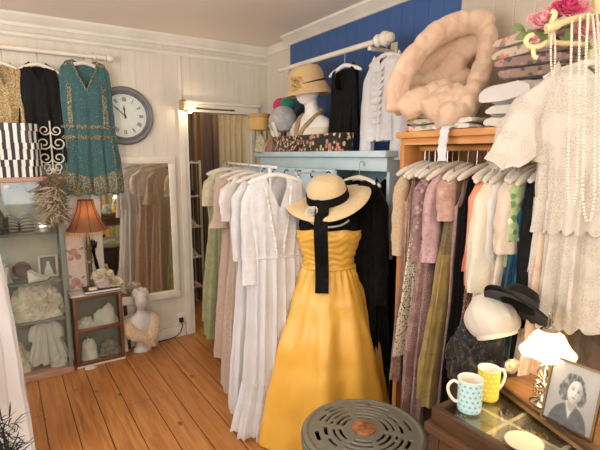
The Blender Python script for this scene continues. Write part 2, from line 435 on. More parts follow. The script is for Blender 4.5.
# cornice and picture rail
def extr_x(prof, x0, x1, y):   # prof: (out from wall, z)
    bm = BM(); a = [bm.verts.new((x0, y - p, z)) for p, z in prof]; b = [bm.verts.new((x1, y - p, z)) for p, z in prof]
    for i in range(len(prof)): j = (i + 1) % len(prof); bm.faces.new((a[i], a[j], b[j], b[i]))
    bm.faces.new(a[::-1]); bm.faces.new(b); bmesh.ops.recalc_face_normals(bm, faces=bm.faces); return bm
def extr_y(prof, y0, y1, x):
    bm = BM(); a = [bm.verts.new((x - p, y0, z)) for p, z in prof]; b = [bm.verts.new((x - p, y1, z)) for p, z in prof]
    for i in range(len(prof)): j = (i + 1) % len(prof); bm.faces.new((a[i], a[j], b[j], b[i]))
    bm.faces.new(a[::-1]); bm.faces.new(b); bmesh.ops.recalc_face_normals(bm, faces=bm.faces); return bm
corn = [(0, 2.325), (.012, 2.325), (.018, 2.345), (.035, 2.36), (.055, 2.385), (.06, 2.4), (0, 2.4)]
struct('trim_1', extr_x(corn, -1.4, 2.0, 3.6), M_white)
rail_p = [(0, 2.255), (.01, 2.255), (.022, 2.265), (.022, 2.28), (.012, 2.292), (0, 2.292)]
struct('trim_2', extr_x(rail_p, -1.4, 2.0, 3.6), M_white)
corn2 = [(0, 2.335), (.015, 2.335), (.03, 2.35), (.06, 2.375), (.075, 2.385), (.075, 2.4), (0, 2.4)]
struct('trim_3', extr_y(corn2, 1.6, 3.15, 1.95), M_white)
struct('trim_4', extr_y([(0, 2.34), (.01, 2.34), (.03, 2.4), (0, 2.4)], 3.15, 3.6, 2.0), M_white)
struct('baseboard_back', boxb(-1.4, 1.19, 3.585, 3.6, 0, .09), M_white)
# door frame: wide painted jamb, header, narrow strip to the picture rail
bm = BM(); box(bm, 1.195, 1.245, 3.575, 3.6, 0, 1.90, .004); box(bm, 1.245, 1.275, 3.585, 3.7, 0, 1.86, .004); box(bm, 1.83, 1.9, 3.575, 3.6, 0, 1.90, .004)
box(bm, 1.245, 1.9, 3.57, 3.6, 1.84, 1.90, .006); box(bm, 1.235, 1.92, 3.56, 3.6, 1.90, 1.925, .006)
struct('door_1', bm, M_white)
struct('trim_5', boxb(1.21, 1.232, 3.588, 3.6, 1.9, 2.255), M_white)

# ================================================================== BACK WALL
# big mirror in a painted frame
t = thing('wall_mirror', 'large white-framed mirror fixed low on the cream wall behind the small lamp', 'mirror', (.82, 3.6, .92))
bm = BM(); box(bm, -.30, .33, -.035, -.001, .515, .57, .006); box(bm, -.30, .33, -.035, -.001, -.57, -.51, .006)
box(bm, -.30, -.235, -.035, -.001, -.51, .515, .006); box(bm, .285, .33, -.035, -.001, -.51, .515, .006)
obj('frame', bm, M_white, t)
k = NT('mirror_silver'); k.b.inputs['Metallic'].default_value = 1; k.b.inputs['Roughness'].default_value = .03; k.b.inputs['Base Color'].default_value = lin((236, 230, 218))
obj('mirror_glass', boxb(-.24, .29, -.018, -.012, -.515, .52), k.m, t)

# wall clock
M_pewter = solid('pewter', (112, 110, 112), .5, .1, var=.1, scale=14)
M_ink = solid('black_ink', (36, 34, 34), .5)
t = thing('wall_clock', 'round grey-rimmed wall clock with Roman numerals on cream boards', 'clock', (.795, 3.599, 1.785))
obj('rim', lathe(BM(), [(.155, -.012), (.158, -.03), (.166, -.036), (.176, -.03), (.182, -.034), (.198, -.034), (.206, -.026), (.212, -.01), (.212, 0), (.155, 0)], 72, axis='Y', cap=False), M_pewter, t)
f = obj('dial', lathe(BM(), [(.16, -.006), (.16, -.014), (.0001, -.014)], 60, axis='Y'), solid('dial_cream', (214, 218, 206), .5, var=.05), t)
def stroke(bm, x0, z0, x1, z1, w, M):
    d = Vector((x1 - x0, z1 - z0)); n = Vector((-d.y, d.x)).normalized() * w / 2; q = []
    for y in (-.0165, -.0145):
        for p in ((x0 + n.x, z0 + n.y), (x1 + n.x, z1 + n.y), (x1 - n.x, z1 - n.y), (x0 - n.x, z0 - n.y)):
            v = M @ Vector((p[0], p[1])); q.append(bm.verts.new((v.x, y, v.y)))
    for a in ((0, 1, 2, 3), (7, 6, 5, 4), (0, 4, 5, 1), (1, 5, 6, 2), (2, 6, 7, 3), (3, 7, 4, 0)): bm.faces.new([q[i] for i in a])
ROM = ['XII', 'I', 'II', 'III', 'IIII', 'V', 'VI', 'VII', 'VIII', 'IX', 'X', 'XI']
for h, s in enumerate(ROM):
    bm = BM(); wd = {'I': .007, 'V': .016, 'X': .016}; tw = sum(wd[c] for c in s); x = -tw / 2; a = radians(30 * h)
    class Rot:
        def __matmul__(s_, v):
            z = v.y + .118; return Vector((v.x * cos(a) + z * sin(a), -v.x * sin(a) + z * cos(a)))
    R_ = Rot(); hh = .013
    for c in s:
        w = wd[c]; m_ = x + w / 2
        if c == 'I': stroke(bm, m_, -hh, m_, hh, .0032, R_)
        elif c == 'V': stroke(bm, x + .002, hh, m_, -hh, .0036, R_); stroke(bm, x + w - .002, hh, m_, -hh, .002, R_)
        else: stroke(bm, x + .002, hh, x + w - .002, -hh, .0036, R_); stroke(bm, x + w - .002, hh, x + .002, -hh, .002, R_)
        x += w
    stroke(bm, -tw / 2, hh, tw / 2, hh, .0014, R_); stroke(bm, -tw / 2, -hh, tw / 2, -hh, .0014, R_)
    obj('numeral', bm, M_ink, t, False)
bm = BM()
for q in range(60):
    a = radians(6 * q)
    class Rq:
        def __matmul__(s_, v): return Vector((v.x * cos(a) + v.y * sin(a), -v.x * sin(a) + v.y * cos(a)))
    stroke(bm, 0, .140, 0, .145, .0016, Rq())
obj('minute_track', bm, M_ink, t, False)
def hand(nm, ang, L, w):
    a = radians(ang); P = lambda u, v: (u * cos(a) + v * sin(a), -u * sin(a) + v * cos(a))
    obj(nm, poly(BM(), [P(-w, -.02), P(w, -.02), P(w, L * .5), P(w * 1.8, L * .62), P(0, L), P(-w * 1.8, L * .62), P(-w, L * .5)], -.022, -.018), M_ink, t, False)
hand('minute_hand', 313, .118, .0026); hand('hour_hand', 356, .075, .0034)
obj('hand_boss', lathe(BM(), [(.007, -.016), (.007, -.025), (.0001, -.027)], 20, axis='Y'), M_ink, t)

# electric socket with plug and its lead
t = thing('wall_socket', 'white electric wall socket low beside the doorway jamb', 'socket', (1.16, 3.597, .16))
obj('plate', boxb(-.04, .04, -.010, 0, -.043, .043, bev=.004), M_white, t)
obj('switch', boxb(.008, .024, -.014, -.009, .01, .034, bev=.001), M_white, t)
t = thing('power_plug', 'black plug and lead in the white wall socket', 'plug', (1.15, 3.586, .145))
M_blk = solid('black_plastic', (24, 24, 25), .45)
obj('plug_body', boxb(-.018, .018, -.028, -.001, -.02, .018, bev=.006), M_blk, t)
obj('lead', tube(BM(), smoothpath([(0, -.02, -.018), (0, -.03, -.06), (-.04, -.03, -.12), (-.16, -.03, -.140), (-.34, -.02, -.140)], 8), .0035, 6), M_blk, t)

# curtain pole along the picture rail, left
M_pole = solid('cream_pole_paint', (226, 216, 198), .45, var=.05)
pe = at_y(112, 54, 3.535)
t = thing('curtain_pole', 'cream wooden curtain pole with ball finial under the left picture rail', 'pole', (0, 3.535, 2.172))
obj('pole', tube(BM(), [(-.9, 0, 0), (.68, 0, 0)], .0145, 16), M_pole, t)
obj('finial', lathe(BM(), [(.0145, .60), (.021, .602), (.021, .612), (.015, .616), (.015, .665), (.02, .668), (.02, .676), (.012, .682), (.022, .693), (.026, .708), (.022, .723), (.0001, .731)], 22, axis='X'), M_pole, t)
for x in (-.45, .58):
    b = BM(); box(b, x - .012, x + .012, .0, .064, -.008, .008, .003); box(b, x - .02, x + .02, .05, .064, -.04, .04, .005); obj('bracket', b, M_pole, t)

# garments on that pole
G1 = 'garments on the left curtain pole'
M_gold = fabric('gold_beaded', (150, 122, 78), (214, 190, 130), 'speck', 130, .5, amount=.45, sheen=.1, spec=.5)
M_blackf = fabric('black_crepe', (14, 13, 14), (22, 20, 21), 'swirl', 30, .85, sheen=0, spec=.15)
M_blackb = fabric('black_beaded', (12, 11, 12), (52, 50, 50), 'speck', 120, .7, amount=.25, spec=.2, sheen=0)
M_teal = fabric('teal_georgette', (62, 98, 100), (120, 136, 114), 'speck', 75, .8, amount=.24, sheen=.1)
M_tealbead = fabric('gold_bead_trim', (62, 76, 66), (178, 156, 98), 'speck', 130, .4, amount=.45, spec=.5)
slip = [(0, .10, .006), (.05, .125, .02), (.2, .135, .03), (.5, .145, .035), (.9, .16, .04)]
def hang_on(label, x, y, zr, ztop, rz=0, hw=.15, **k): return hanger(label, (x, y, ztop), rz, hw, hook=zr + .018 - ztop, **k)
garment('evening_dress', 'gold beaded dress hanging leftmost on the cream curtain pole', 'dress', (.06, 3.535, 2.085), [(0, .10, .006), (.05, .115, .02), (.5, .12, .03)], .40, M_gold, nd=.16, pw=1.2, famp=.006, seed=3, group=G1)
hang_on('hanger inside the gold beaded dress', .06, 3.535, 2.172, 2.085, hw=.11)
garment('evening_dress', 'black sleeveless dress hanging between the gold and the teal dresses', 'dress', (.255, 3.535, 2.10), slip, .66, M_blackb, nd=.12, neck=.5, famp=.010, seed=4, group=G1)
hang_on('hanger inside the black sleeveless dress on the left pole', .255, 3.535, 2.172, 2.10, hw=.125)
def teal_extra(t, pt, top):
    # beaded bands laid on the cloth: neck edge, two vertical bands, double hip band and hem
    def band(fn_s0, fn_s1, ph0, ph1, n=40):
        bm = BM(); rows = []
        for i in range(n + 1):
            ph = ph0 + (ph1 - ph0) * i / n; r = []
            for f in (0, .34, .67, 1):
                p = Vector(pt(ph, fn_s0(ph) + (fn_s1(ph) - fn_s0(ph)) * f)); nr = Vector((cos(ph) * .2, sin(ph), 0)).normalized(); r.append(bm.verts.new(p + nr * (.005 if 0 < f < 1 else .001)))
            rows.append(r)
        for i in range(n):
            for q in range(3): bm.faces.new((rows[i][q], rows[i][q + 1], rows[i + 1][q + 1], rows[i + 1][q]))
        return bm
    f0, f1 = PI * 1.02, PI * 1.98
    obj('neck_beading', band(lambda p: top(cos(p), True) + .001, lambda p: top(cos(p), True) + .03, PI * 1.14, PI * 1.86, 60), M_tealbead, t)
    for z in (.435, .505): obj('hip_beading', band(lambda p: z, lambda p: z + .028, f0, f1), M_tealbead, t)
    for c in (1.27, 1.73): obj('vertical_beading', band(lambda p: .16, lambda p: .43, PI * (c - .035), PI * (c + .035), 8), M_tealbead, t)
    for c in (1.2, 1.8): obj('vertical_beading', band(lambda p: .53, lambda p: .80, PI * (c - .03), PI * (c + .03), 8), M_tealbead, t)
    obj('hem_beading', band(lambda p: .80 - .06 * abs(cos(p)), lambda p: .922 - .02 * abs(sin(4.5 * p)), f0, f1, 60), M_tealbead, t)
garment('flapper_dress', 'teal drop-waist dress with gold beaded bands hanging beside the clock', 'dress', (.535, 3.525, 2.14), [(0, .135, .006), (.05, .155, .02), (.2, .165, .03), (.45, .17, .032), (.7, .195, .035), (.9, .205, .04)], .93, M_teal, nd=.19, neck=.55, pw=1.0, slope=.015, arm=.06, folds=12, famp=.006, seed=5, zig=-.02, zn=9, group=G1, extra=teal_extra)
hang_on('hanger inside the teal beaded dress', .535, 3.53, 2.172, 2.135, hw=.15)

# ---------------------------------------------------------------- glass display cabinet
M_pinkwood = wood('pink_limed_wood', (168, 124, 104), (192, 150, 128), 'X', .5)
M_glass = glass(); M_glassedge = solid('green_glass_edge', (128, 142, 132), .2, .3)
M_cabback = solid('cabinet_back', (176, 170, 156), .6)
CX0, CX1, CY0, CY1 = -.40, .302, 3.37, 3.58
t = thing('display_cabinet', 'tall glass display cabinet full of lace and photographs under striped boxes', 'cabinet', (0, 0, 0))
obj('top_board', boxb(CX0, CX1 + .03, CY0 - .02, CY1, 1.33, 1.362, bev=.004), M_pinkwood, t)
obj('plinth', boxb(CX0, CX1 + .01, CY0 - .01, CY1, .0, .045, bev=.004), M_pinkwood, t)
obj('back_panel', boxb(CX0, CX1, CY1 - .012, CY1 - .002, .045, 1.33), M_cabback, t)
obj('front_pane', boxb(CX0, CX1 - .01, CY0, CY0 + .005, .045, 1.33), M_glass, t)
obj('side_pane', boxb(CX1 - .005, CX1, CY0 + .008, CY1 - .014, .045, 1.33), M_glass, t)
for y in (CY0 - .002, CY1 - .026): obj('corner_post', boxb(CX1 - .016, CX1 + .004, y, y + .014, .045, 1.33), M_glassedge, t)
for z in (.66, .985): obj('glass_shelf', boxb(CX0, CX1 - .017, CY0 + .008, CY1 - .014, z, z + .008), M_glassedge if z < .7 else M_glass, t)
obj('price_tag', boxb(.0, .028, CY0 - .003, CY0 - .001, 1.295, 1.313), M_white, t)

M_lace = fabric('ivory_lace', (226, 212, 190), (176, 160, 138), 'lace', 55)
M_linen = fabric('white_linen', (232, 226, 214), rough=.9, sheer=.15)
def drape(bm, c, sx, sy, h, seed=0, n=40, amp=.3, fl=1.6):
    """a heap of soft cloth"""
    R = []
    for i in range(n // 2 + 1):
        th = PI / 2 * i / (n // 2); row = []
        for j in range(n):
            a = 2 * PI * j / n
            d = Vector((cos(a) * sin(th), sin(a) * sin(th), cos(th)))
            k = 1 + amp * noise.noise(d * fl + Vector((seed, 0, 0))) + amp * .5 * noise.noise(d * fl * 2.7 + Vector((0, seed, 0))) + amp * .18 * noise.noise(d * fl * 7 + Vector((0, 0, seed)))
            row.append(bm.verts.new((c[0] + sx * k * d.x, c[1] + sy * min(k, 1.15) * d.y, c[2] + h * max(0, d.z) * k)))
        R.append(row)
    for i in range(n // 2):
        for j in range(n):
            bm.faces.new((R[i][j], R[i + 1][j], R[i + 1][(j + 1) % n], R[i][(j + 1) % n]))
    bm.faces.new(R[-1][::-1]); return bm
GC = 'keepsakes in the glass cabinet'
tag(obj('lace_bundle', drape(BM(), (0, 0, 0), .17, .075, .24, 4, 64, .32, 2.4), M_lace), 'heap of ivory lace on the lowest level of the glass cabinet', 'lace', GC, (.11, 3.47, .405))
obj_s = BM(); box(obj_s, CX0, CX1 - .02, CY0 + .012, CY1 - .02, .39, .404)
o = obj('glass_shelf', obj_s, M_glassedge, bpy.data.objects['display_cabinet'])
garment('christening_gown', 'small white gown displayed at the bottom of the glass cabinet', 'gown', (.165, 3.47, .385), [(0, .05, .01), (.06, .065, .025), (.12, .075, .03), (.3, .12, .04)], .31, M_linen, nd=.03, slope=.02, arm=.04, folds=11, famp=.010, fs=.1, seed=8, sl=dict(len=.1, w0=.035, w1=.028, out=.03))
tag(obj('lace_bundle', drape(BM(), (0, 0, 0), .10, .06, .2, 9, 50, .3, 2.2), M_lace), 'upright bunch of lace beside the small white gown in the cabinet', 'lace', GC, (-.03, 3.47, .047))
tag(obj('folded_linen', drape(BM(), (0, 0, 0), .06, .05, .07, 3, 40, .3), M_linen), 'white linen bundle at the right foot of the glass cabinet', 'linen', GC, (.225, 3.45, .047))
# middle shelf
t = thing('photo_frame', 'cream frame holding a photograph of a bride on the cabinet shelf', 'frame', (.215, 3.50, .670), rx=radians(-8))
M_frame = solid('cream_frame', (206, 192, 164), .5)
bm = BM()
for a in ((-.06, .06, .0, .012), (-.06, .06, .138, .15)): box(bm, a[0], a[1], -.008, .004, a[2], a[3], .002)
for a in ((-.06, -.046), (.046, .06)): box(bm, a[0], a[1], -.008, .004, .012, .138, .002)
obj('frame', bm, M_frame, t)
obj('photograph', boxb(-.047, .047, -.002, .001, .011, .139), solid('photo_dark', (70, 68, 62), .4), t)
bm = BM(); poly(bm, [(-.03, .012), (.03, .012), (.022, .05), (.014, .07), (.012, .085), (-.012, .085), (-.014, .07), (-.022, .05)], -.0035, -.002)
ball(bm, (0, -.003, .095), .011, 1, .1, 1.2); obj('bride', bm, solid('photo_pale', (196, 190, 178), .5), t)
t = thing('photo_frame', 'small oval bronze frame on the left of the cabinet shelf', 'frame', (.06, 3.51, .669))
obj('frame', lathe(BM(), [(.036, -.004), (.042, -.010), (.052, -.008), (.055, .004), (.036, .004)], 36, axis='Y', cap=False, c=(0, 0, .07), sx=1), solid('bronze', (92, 74, 46), .45, .6), t)
obj('photograph', lathe(BM(), [(.04, .002), (.04, -.003), (.0001, -.003)], 32, axis='Y', c=(0, 0, .07)), solid('photo_brown', (74, 56, 40), .5), t)
obj('easel_foot', boxb(-.02, .02, -.005, .03, 0, .02, bev=.003), solid('bronze', (92, 74, 46)), t)
t = thing('lace_slipper', 'pair of white pointed lace slippers lying before the bride photograph', 'slippers', (.15, 3.415, .669), .35)
for sx in (-.028, .03):
    secs = []
    bm = BM(); R = []
    for i in range(13):
        f = i / 12; x = sx * (1 - f * .2); y = -.0 ; w = .022 * sin(PI * min(1, f * .85 + .12)) ** .7; h = .07 * (1 - f) ** 1.4 + .02
        R.append([bm.verts.new((sx * .4 + f * .12 - .06, sx * .5 + w * cos(2 * PI * k_ / 12), max(0, h * (.5 + .5 * sin(2 * PI * k_ / 12))))) for k_ in range(12)])
    for i in range(12):
        for k_ in range(12): bm.faces.new((R[i][k_], R[i][(k_ + 1) % 12], R[i + 1][(k_ + 1) % 12], R[i + 1][k_]))
    bm.faces.new(R[0]); bm.faces.new(R[-1][::-1]); obj('slipper', bm, M_linen, t)
# top level: beaded headpieces, a small mirrored box and a string of stones
t = thing('trinket_box', 'little mirrored trinket box on the upper glass shelf', 'box', (.2, 3.47, .994))
obj('base', boxb(-.05, .05, -.035, .035, 0, .05, bev=.003), solid('mirrored', (200, 205, 205), .08, .9), t)
obj('lid', boxb(-.052, .052, -.037, .037, .0505, .066, bev=.004), solid('mirrored', (200, 205, 205), .08, .9), t)
M_stone = solid('jet_beads', (34, 36, 40), .15)
for i, (x, z, lab) in enumerate(((.02, .994, 'left dark beaded tiara on the upper cabinet shelf'), (.115, .994, 'right dark beaded tiara beside the mirrored trinket box'))):
    t = thing('beaded_tiara', lab, 'tiara', (x, 3.47, z), 0, GC)
    bm = BM(); rim = [(.05 * cos(a), .035 * sin(a), .01) for a in [PI + PI * q / 14 for q in range(15)]]; tube(bm, rim, .005, 8); obj('band', bm, M_stone, t)
    bm = BM()
    for q, p in enumerate(rim):
        hgt = .05 + .06 * sin(PI * q / 14)
        for w in range(6): ball(bm, (p[0], p[1], .012 + hgt * w / 5), .006 - .0006 * w, u=8, v=6)
    obj('beading', bm, M_stone, t)
bm = BM()
for q in range(60):
    a = 2 * PI * q / 60; ball(bm, (.07 * cos(a), -.004 + .01 * sin(a * 3), .11 * sin(a)), .006, u=8, v=6)
tag(obj('bead_necklace', bm, solid('crystal_blue', (170, 196, 214), .1, .3)), 'pale blue crystal necklace hung in the upper part of the glass cabinet', 'necklace', None, (.075, 3.55, 1.19))

M_jetlace = fabric('jet_lace', (58, 52, 48), (110, 100, 90), 'lace', 60)
for x, z, w, h, sd, m_, lab in ((.235, 1.062, .045, .06, 51, M_lace, 'ivory lace cap sitting on the mirrored trinket box in the cabinet'), (-.04, .994, .05, .13, 52, M_jetlace, 'dark lace heap at the left of the upper cabinet shelf'), (-.07, .669, .06, .14, 53, M_linen, 'white lace heap at the far left of the cabinet shelf')):
    tag(obj('lace_bundle', drape(BM(), (0, 0, 0), w, .04, h, sd, 44, .35, 2.6), m_), lab, 'lace', GC, (x, 3.47, z))
# striped boxes on the cabinet
k = NT('bw_stripes'); uvn = k.new('ShaderNodeUVMap'); sp = k.new('ShaderNodeSeparateXYZ'); k.l.new(uvn.outputs[0], sp.inputs[0])
fr = k.math('FRACT', sp.outputs[0]); k.l.new(k.mix(k.ramp(k.math('ABSOLUTE', k.math('SUBTRACT', fr, .5)), .24, .26), lin((26, 25, 26)), lin((226, 222, 214))), k.b.inputs['Base Color']); k.b.inputs['Roughness'].default_value = .5
M_stripe = k.m
def octbox(bm, hw, hd, z0, z1, per=.044):
    pts = [(-hw, -hd * .35), (-hw * .62, -hd), (hw * .62, -hd), (hw, -hd * .35), (hw, hd * .35), (hw * .62, hd), (-hw * .62, hd), (-hw, hd * .35)]
    ul = bm.loops.layers.uv.verify(); n = len(pts); s = 0
    a = [bm.verts.new((*p, z0)) for p in pts]; b = [bm.verts.new((*p, z1)) for p in pts]
    for i in range(n):
        j = (i + 1) % n; L = hypot(pts[j][0] - pts[i][0], pts[j][1] - pts[i][1]); f = bm.faces.new((a[i], a[j], b[j], b[i]))
        for lp, u in zip(f.loops, (s, s + L, s + L, s)): lp[ul].uv = (u / per, 0)
        s += L
    for q in (a[::-1], b):
        f = bm.faces.new(q)
        for lp in f.loops: lp[ul].uv = ((lp.vert.co.x + lp.vert.co.y * .6) / per, 0)
    return bm
zb = 1.362; BXL = ['largest black and white striped box, bottom of the stack on the cabinet', 'black and white striped box in the middle of the stack', 'black and white striped box on top of the stack']
for i, (hw, hd, h, x) in enumerate(((.15, .098, .108, .078), (.148, .096, .105, .083), (.14, .092, .118, .085))):
    t = thing('striped_box', BXL[i], 'box', (x, 3.445, zb), (.0, .09, -.05)[i], 'striped hat boxes')
    obj('base', octbox(BM(), hw * .93, hd * .93, 0, h * .66, .044 * .93), M_stripe, t, False)
    obj('lid', octbox(BM(), hw, hd, h * .62, h), M_stripe, t, False); zb += h + .0008

# white scrolled wire jewellery stand
M_ironw = solid('white_wrought_iron', (222, 214, 196), .5)
t = thing('jewellery_stand', 'white scrolled wire jewellery stand on the cabinet top', 'stand', (.292, 3.475, 1.362))
obj('base', lathe(BM(), [(.04, 0), (.04, .006), (.012, .012), (.0001, .013)], 24), M_ironw, t)
obj('stem', tube(BM(), [(0, 0, .01), (0, 0, .36)], .005, 8), M_ironw, t)
def spiral(c, r0, a0, turns, sgn, n=26):
    return [(c[0] + sgn * r0 * (1 - .72 * i / n) * cos(a0 + turns * 2 * PI * i / n), c[1], c[2] + r0 * (1 - .72 * i / n) * sin(a0 + turns * 2 * PI * i / n)) for i in range(n + 1)]
for z, r in ((.30, .034), (.215, .044), (.12, .04), (.06, .03)):
    for s in (-1, 1): obj('scroll', tube(BM(), spiral((s * r, 0, z), r, PI, 1.3, s), .0042, 6), M_ironw, t)
for s in (-1, 1): obj('foot_scroll', tube(BM(), spiral((s * .028, -.006, .03), .024, PI * .5, 1.1, s), .004, 6), M_ironw, t)

# feather headdress hanging over the cabinet's corner
t = thing('feather_headdress', 'brown feathered headdress draped over the cabinet corner above the orange lamp', 'headdress', (.275, 3.34, 1.26))
M_f1 = solid('brown_feather', (116, 98, 76), .9, var=.3, scale=40); M_f2 = solid('pale_feather', (176, 158, 130), .9, var=.2, scale=30)
rng = random.Random(3)
bm = BM()
for q in range(420):
    f = q / 420; b = Vector((-.03 + .03 * f + rng.uniform(-.02, .02), rng.uniform(-.03, .01), .1 - .26 * f)); a = rng.uniform(-2.9, .9); L = rng.uniform(.04, .10)
    leafblade(bm, b, b + Vector((cos(a) * L, -rng.random() * .04, sin(a) * L)), .0035, (0, -1, .2), rng.uniform(-.4, .4))
obj('brown_feathers', bm, M_f1, t)
bm = BM()
for q in range(160):
    b = Vector((rng.uniform(-.05, .03), -.02, .04 - .2 * q / 160)); a = rng.uniform(-3.4, -.6); L = rng.uniform(.05, .12)
    leafblade(bm, b, b + Vector((cos(a) * L, -rng.random() * .05, sin(a) * L * .7)), .004, (0, -1, .1), rng.uniform(-.4, .5))
obj('pale_feathers', bm, M_f2, t)
obj('band', tube(BM(), smoothpath([(.03, .02, .11), (-.03, .0, .09), (-.03, -.01, -.05), (.0, 0, -.17)], 8), .010, 8), solid('brown_band', (70, 52, 38), .8), t)

# ---------------------------------------------------------------- small brown glass-front cabinet
M_brown = wood('brown_oak', (96, 58, 32), (128, 80, 46), 'Z', .4); M_brownX = wood('brown_oak_x', (96, 58, 32), (128, 80, 46), 'X', .4)
SX0, SX1, SY0, SY1, SZ = .335, .662, 3.40, 3.56, .52
t = thing('glass_cabinet', 'small low brown wooden cabinet with two glass panes below the lamp', 'cabinet', (0, 0, 0))
for x in (SX0, SX1 - .024): obj('front_stile', boxb(x, x + .024, SY0, SY0 + .02, .012, SZ, bev=.003), M_brown, t)
for z in (.012, .255, SZ - .026): obj('front_rail', boxb(SX0 + .024, SX1 - .024, SY0, SY0 + .02, z, z + .026, bev=.003), M_brownX, t)
for z0, z1 in ((.038, .255), (.281, SZ - .024)): obj('glass_pane', boxb(SX0 + .02, SX1 - .024, SY0 + .008, SY0 + .012, z0, z1), M_glass, t)
for x in (SX0, SX1 - .012): obj('side_panel', boxb(x, x + .012, SY0 + .02, SY1, .012, SZ), M_brown, t)
obj('back_panel', boxb(SX0, SX1, SY1, SY1 + .01, .012, SZ), solid('grey_green_card', (140, 140, 128), .8), t)
obj('base', boxb(SX0, SX1, SY0, SY1, 0, .012), M_white, t); obj('shelf', boxb(SX0 + .012, SX1 - .012, SY0 + .022, SY1, .26, .27), M_brownX, t)
obj('top_panel', boxb(SX0 - .01, SX1 + .005, SY0 - .004, SY1 + .02, SZ, SZ + .012, bev=.002), solid('grey_marble', (206, 202, 192), .25), t)
M_wsatin = fabric('white_satin', (226, 220, 204), rough=.5, sheen=.4)
GS = 'linens in the small brown cabinet'
tag(obj('folded_linen', drape(BM(), (0, 0, 0), .055, .05, .175, 14, 50, .25, 1.8), M_wsatin), 'white satin bundle in the lower pane of the small brown cabinet', 'linen', GS, (.43, 3.475, .0125))
tag(obj('silver_lace', drape(BM(), (0, 0, 0), .07, .045, .13, 21, 60, .5, 3.5), fabric('silver_lace', (150, 146, 130), (96, 92, 80), 'lace', 70)), 'grey lace bundle right of the white satin in the small cabinet', 'lace', GS, (.57, 3.475, .0125))
tag(obj('folded_linen', drape(BM(), (0, 0, 0), .075, .05, .14, 33, 50, .25, 1.4), M_linen), 'pale folded linen at the right behind the upper small pane', 'linen', GS, (.555, 3.475, .2705))
tag(obj('folded_linen', drape(BM(), (0, 0, 0), .065, .05, .07, 38, 50, .3, 2.6), M_linen), 'flat grey-white linen at the left behind the upper small pane', 'linen', GS, (.42, 3.475, .2705))
tag(obj('handkerchief', drape(BM(), (0, 0, 0), .035, .02, .02, 5, 30, .4, 2), M_linen), 'scrap of white cloth on the floor before the small brown cabinet', 'cloth', None, (.415, 3.36, .0005))
# what stands on it
TZ = SZ + .0125
M_brass = solid('antique_brass', (128, 110, 74), .35, .6, var=.15)
t = thing('table_lamp', 'small table lamp with glowing orange panelled shade and tall column', 'lamp', (.475, 3.475, TZ))
obj('base', lathe(BM(), [(.04, 0), (.042, .008), (.034, .016), (.022, .024), (.016, .03), (.0001, .031)], 28), M_brass, t)
obj('column', lathe(BM(), [(.013, .03), (.014, .2), (.02, .21), (.012, .225), (.018, .24), (.016, .30), (.024, .315), (.014, .33), (.02, .35), (.012, .37), (.01, .45), (.0001, .451)], 24), M_brass, t)
k = NT('orange_shade'); k.b.inputs['Base Color'].default_value = lin((142, 98, 70)); k.b.inputs['Roughness'].default_value = .8
tr = k.new('ShaderNodeBsdfTranslucent'); tr.inputs[0].default_value = lin((186, 122, 80)); ms = k.new('ShaderNodeMixShader'); ms.inputs[0].default_value = .32
k.l.new(k.b.outputs[0], ms.inputs[1]); k.l.new(tr.outputs[0], ms.inputs[2]); k.l.new(ms.outputs[0], k.o.inputs[0])
sh = [(.048, .655), (.053, .62), (.064, .58), (.085, .53), (.115, .475), (.138, .445)]
def shade(bm, prof, seg=48, sc=8, am=.035):
    R = []
    for r, z in prof: R.append([bm.verts.new((r * (1 - am * abs(cos(sc / 2 * 2 * PI * i / seg))) * cos(2 * PI * i / seg), r * (1 - am * abs(cos(sc / 2 * 2 * PI * i / seg))) * sin(2 * PI * i / seg), z)) for i in range(seg)])
    for q in range(len(R) - 1):
        for i in range(seg): bm.faces.new((R[q][i], R[q][(i + 1) % seg], R[q + 1][(i + 1) % seg], R[q + 1][i]))
    return bm
so = obj('lamp_shade', shade(BM(), sh), k.m, t)
bm = BM()
for q in range(8):
    a = 2 * PI * (q + .0) / 8 ; tube(bm, [(r * 1.005 * cos(a), r * 1.005 * sin(a), z) for r, z in sh], .0022, 6)
tube(bm, [(.05 * cos(2 * PI * i / 40), .05 * sin(2 * PI * i / 40), .656) for i in range(40)], .003, 6, closed=True)
obj('piping', bm, solid('brown_braid', (96, 54, 30), .8), so)
bm = BM()
for i in range(72):
    a = 2 * PI * i / 72; r = .137; tube(bm, [(r * cos(a), r * sin(a), .447), (r * cos(a), r * sin(a), .432), (r * 1.01 * cos(a), r * 1.01 * sin(a), .418)], [.0022, .003, .002], 5)
obj('fringe', bm, solid('gold_fringe', (206, 150, 88), .8), so)
bm = BM(); ball(bm, (0, 0, .545), .028, 1, 1, 1.25); obj('bulb', bm, solid('lit_bulb', (255, 230, 190), .4, emit=(255, 214, 150), est=6), t)
obj('bulb_socket', lathe(BM(), [(.014, .45), (.014, .515), (.0001, .516)], 18), M_brass, t)
t = thing('rose_print', 'print of pink roses standing behind the lamp column', 'picture', (.395, 3.565, TZ), rx=radians(-3))
obj('card', boxb(-.055, .062, -.004, 0, 0, .42), solid('pink_card', (228, 206, 190), .8, var=.06, scale=25), t)
M_rose = solid('rose_pink', (204, 156, 146), .8, var=.15, scale=30); M_roseleaf = solid('leaf_dull', (140, 140, 104), .8)
for x, z, r in ((-.012, .275, .03), (.018, .24, .022), (-.03, .235, .02), (-.01, .06, .03), (-.035, .03, .022), (.02, .03, .022)):
    bm = BM(); lathe(bm, [(r, -.005), (r * .8, -.007), (r * .45, -.0065), (r * .3, -.0085), (.0001, -.008)], 14, axis='Y', c=(x, 0, z)); obj('printed_rose', bm, M_rose, t)
bm = BM()
for x, z, a in ((.03, .29, .5), (-.04, .28, 2.4), (.03, .08, .6), (-.035, .09, 2.2)): leafblade(bm, (x, -.0055, z), (x + .03 * cos(a), -.0055, z + .03 * sin(a)), .008, (0, 1, 0), 0)
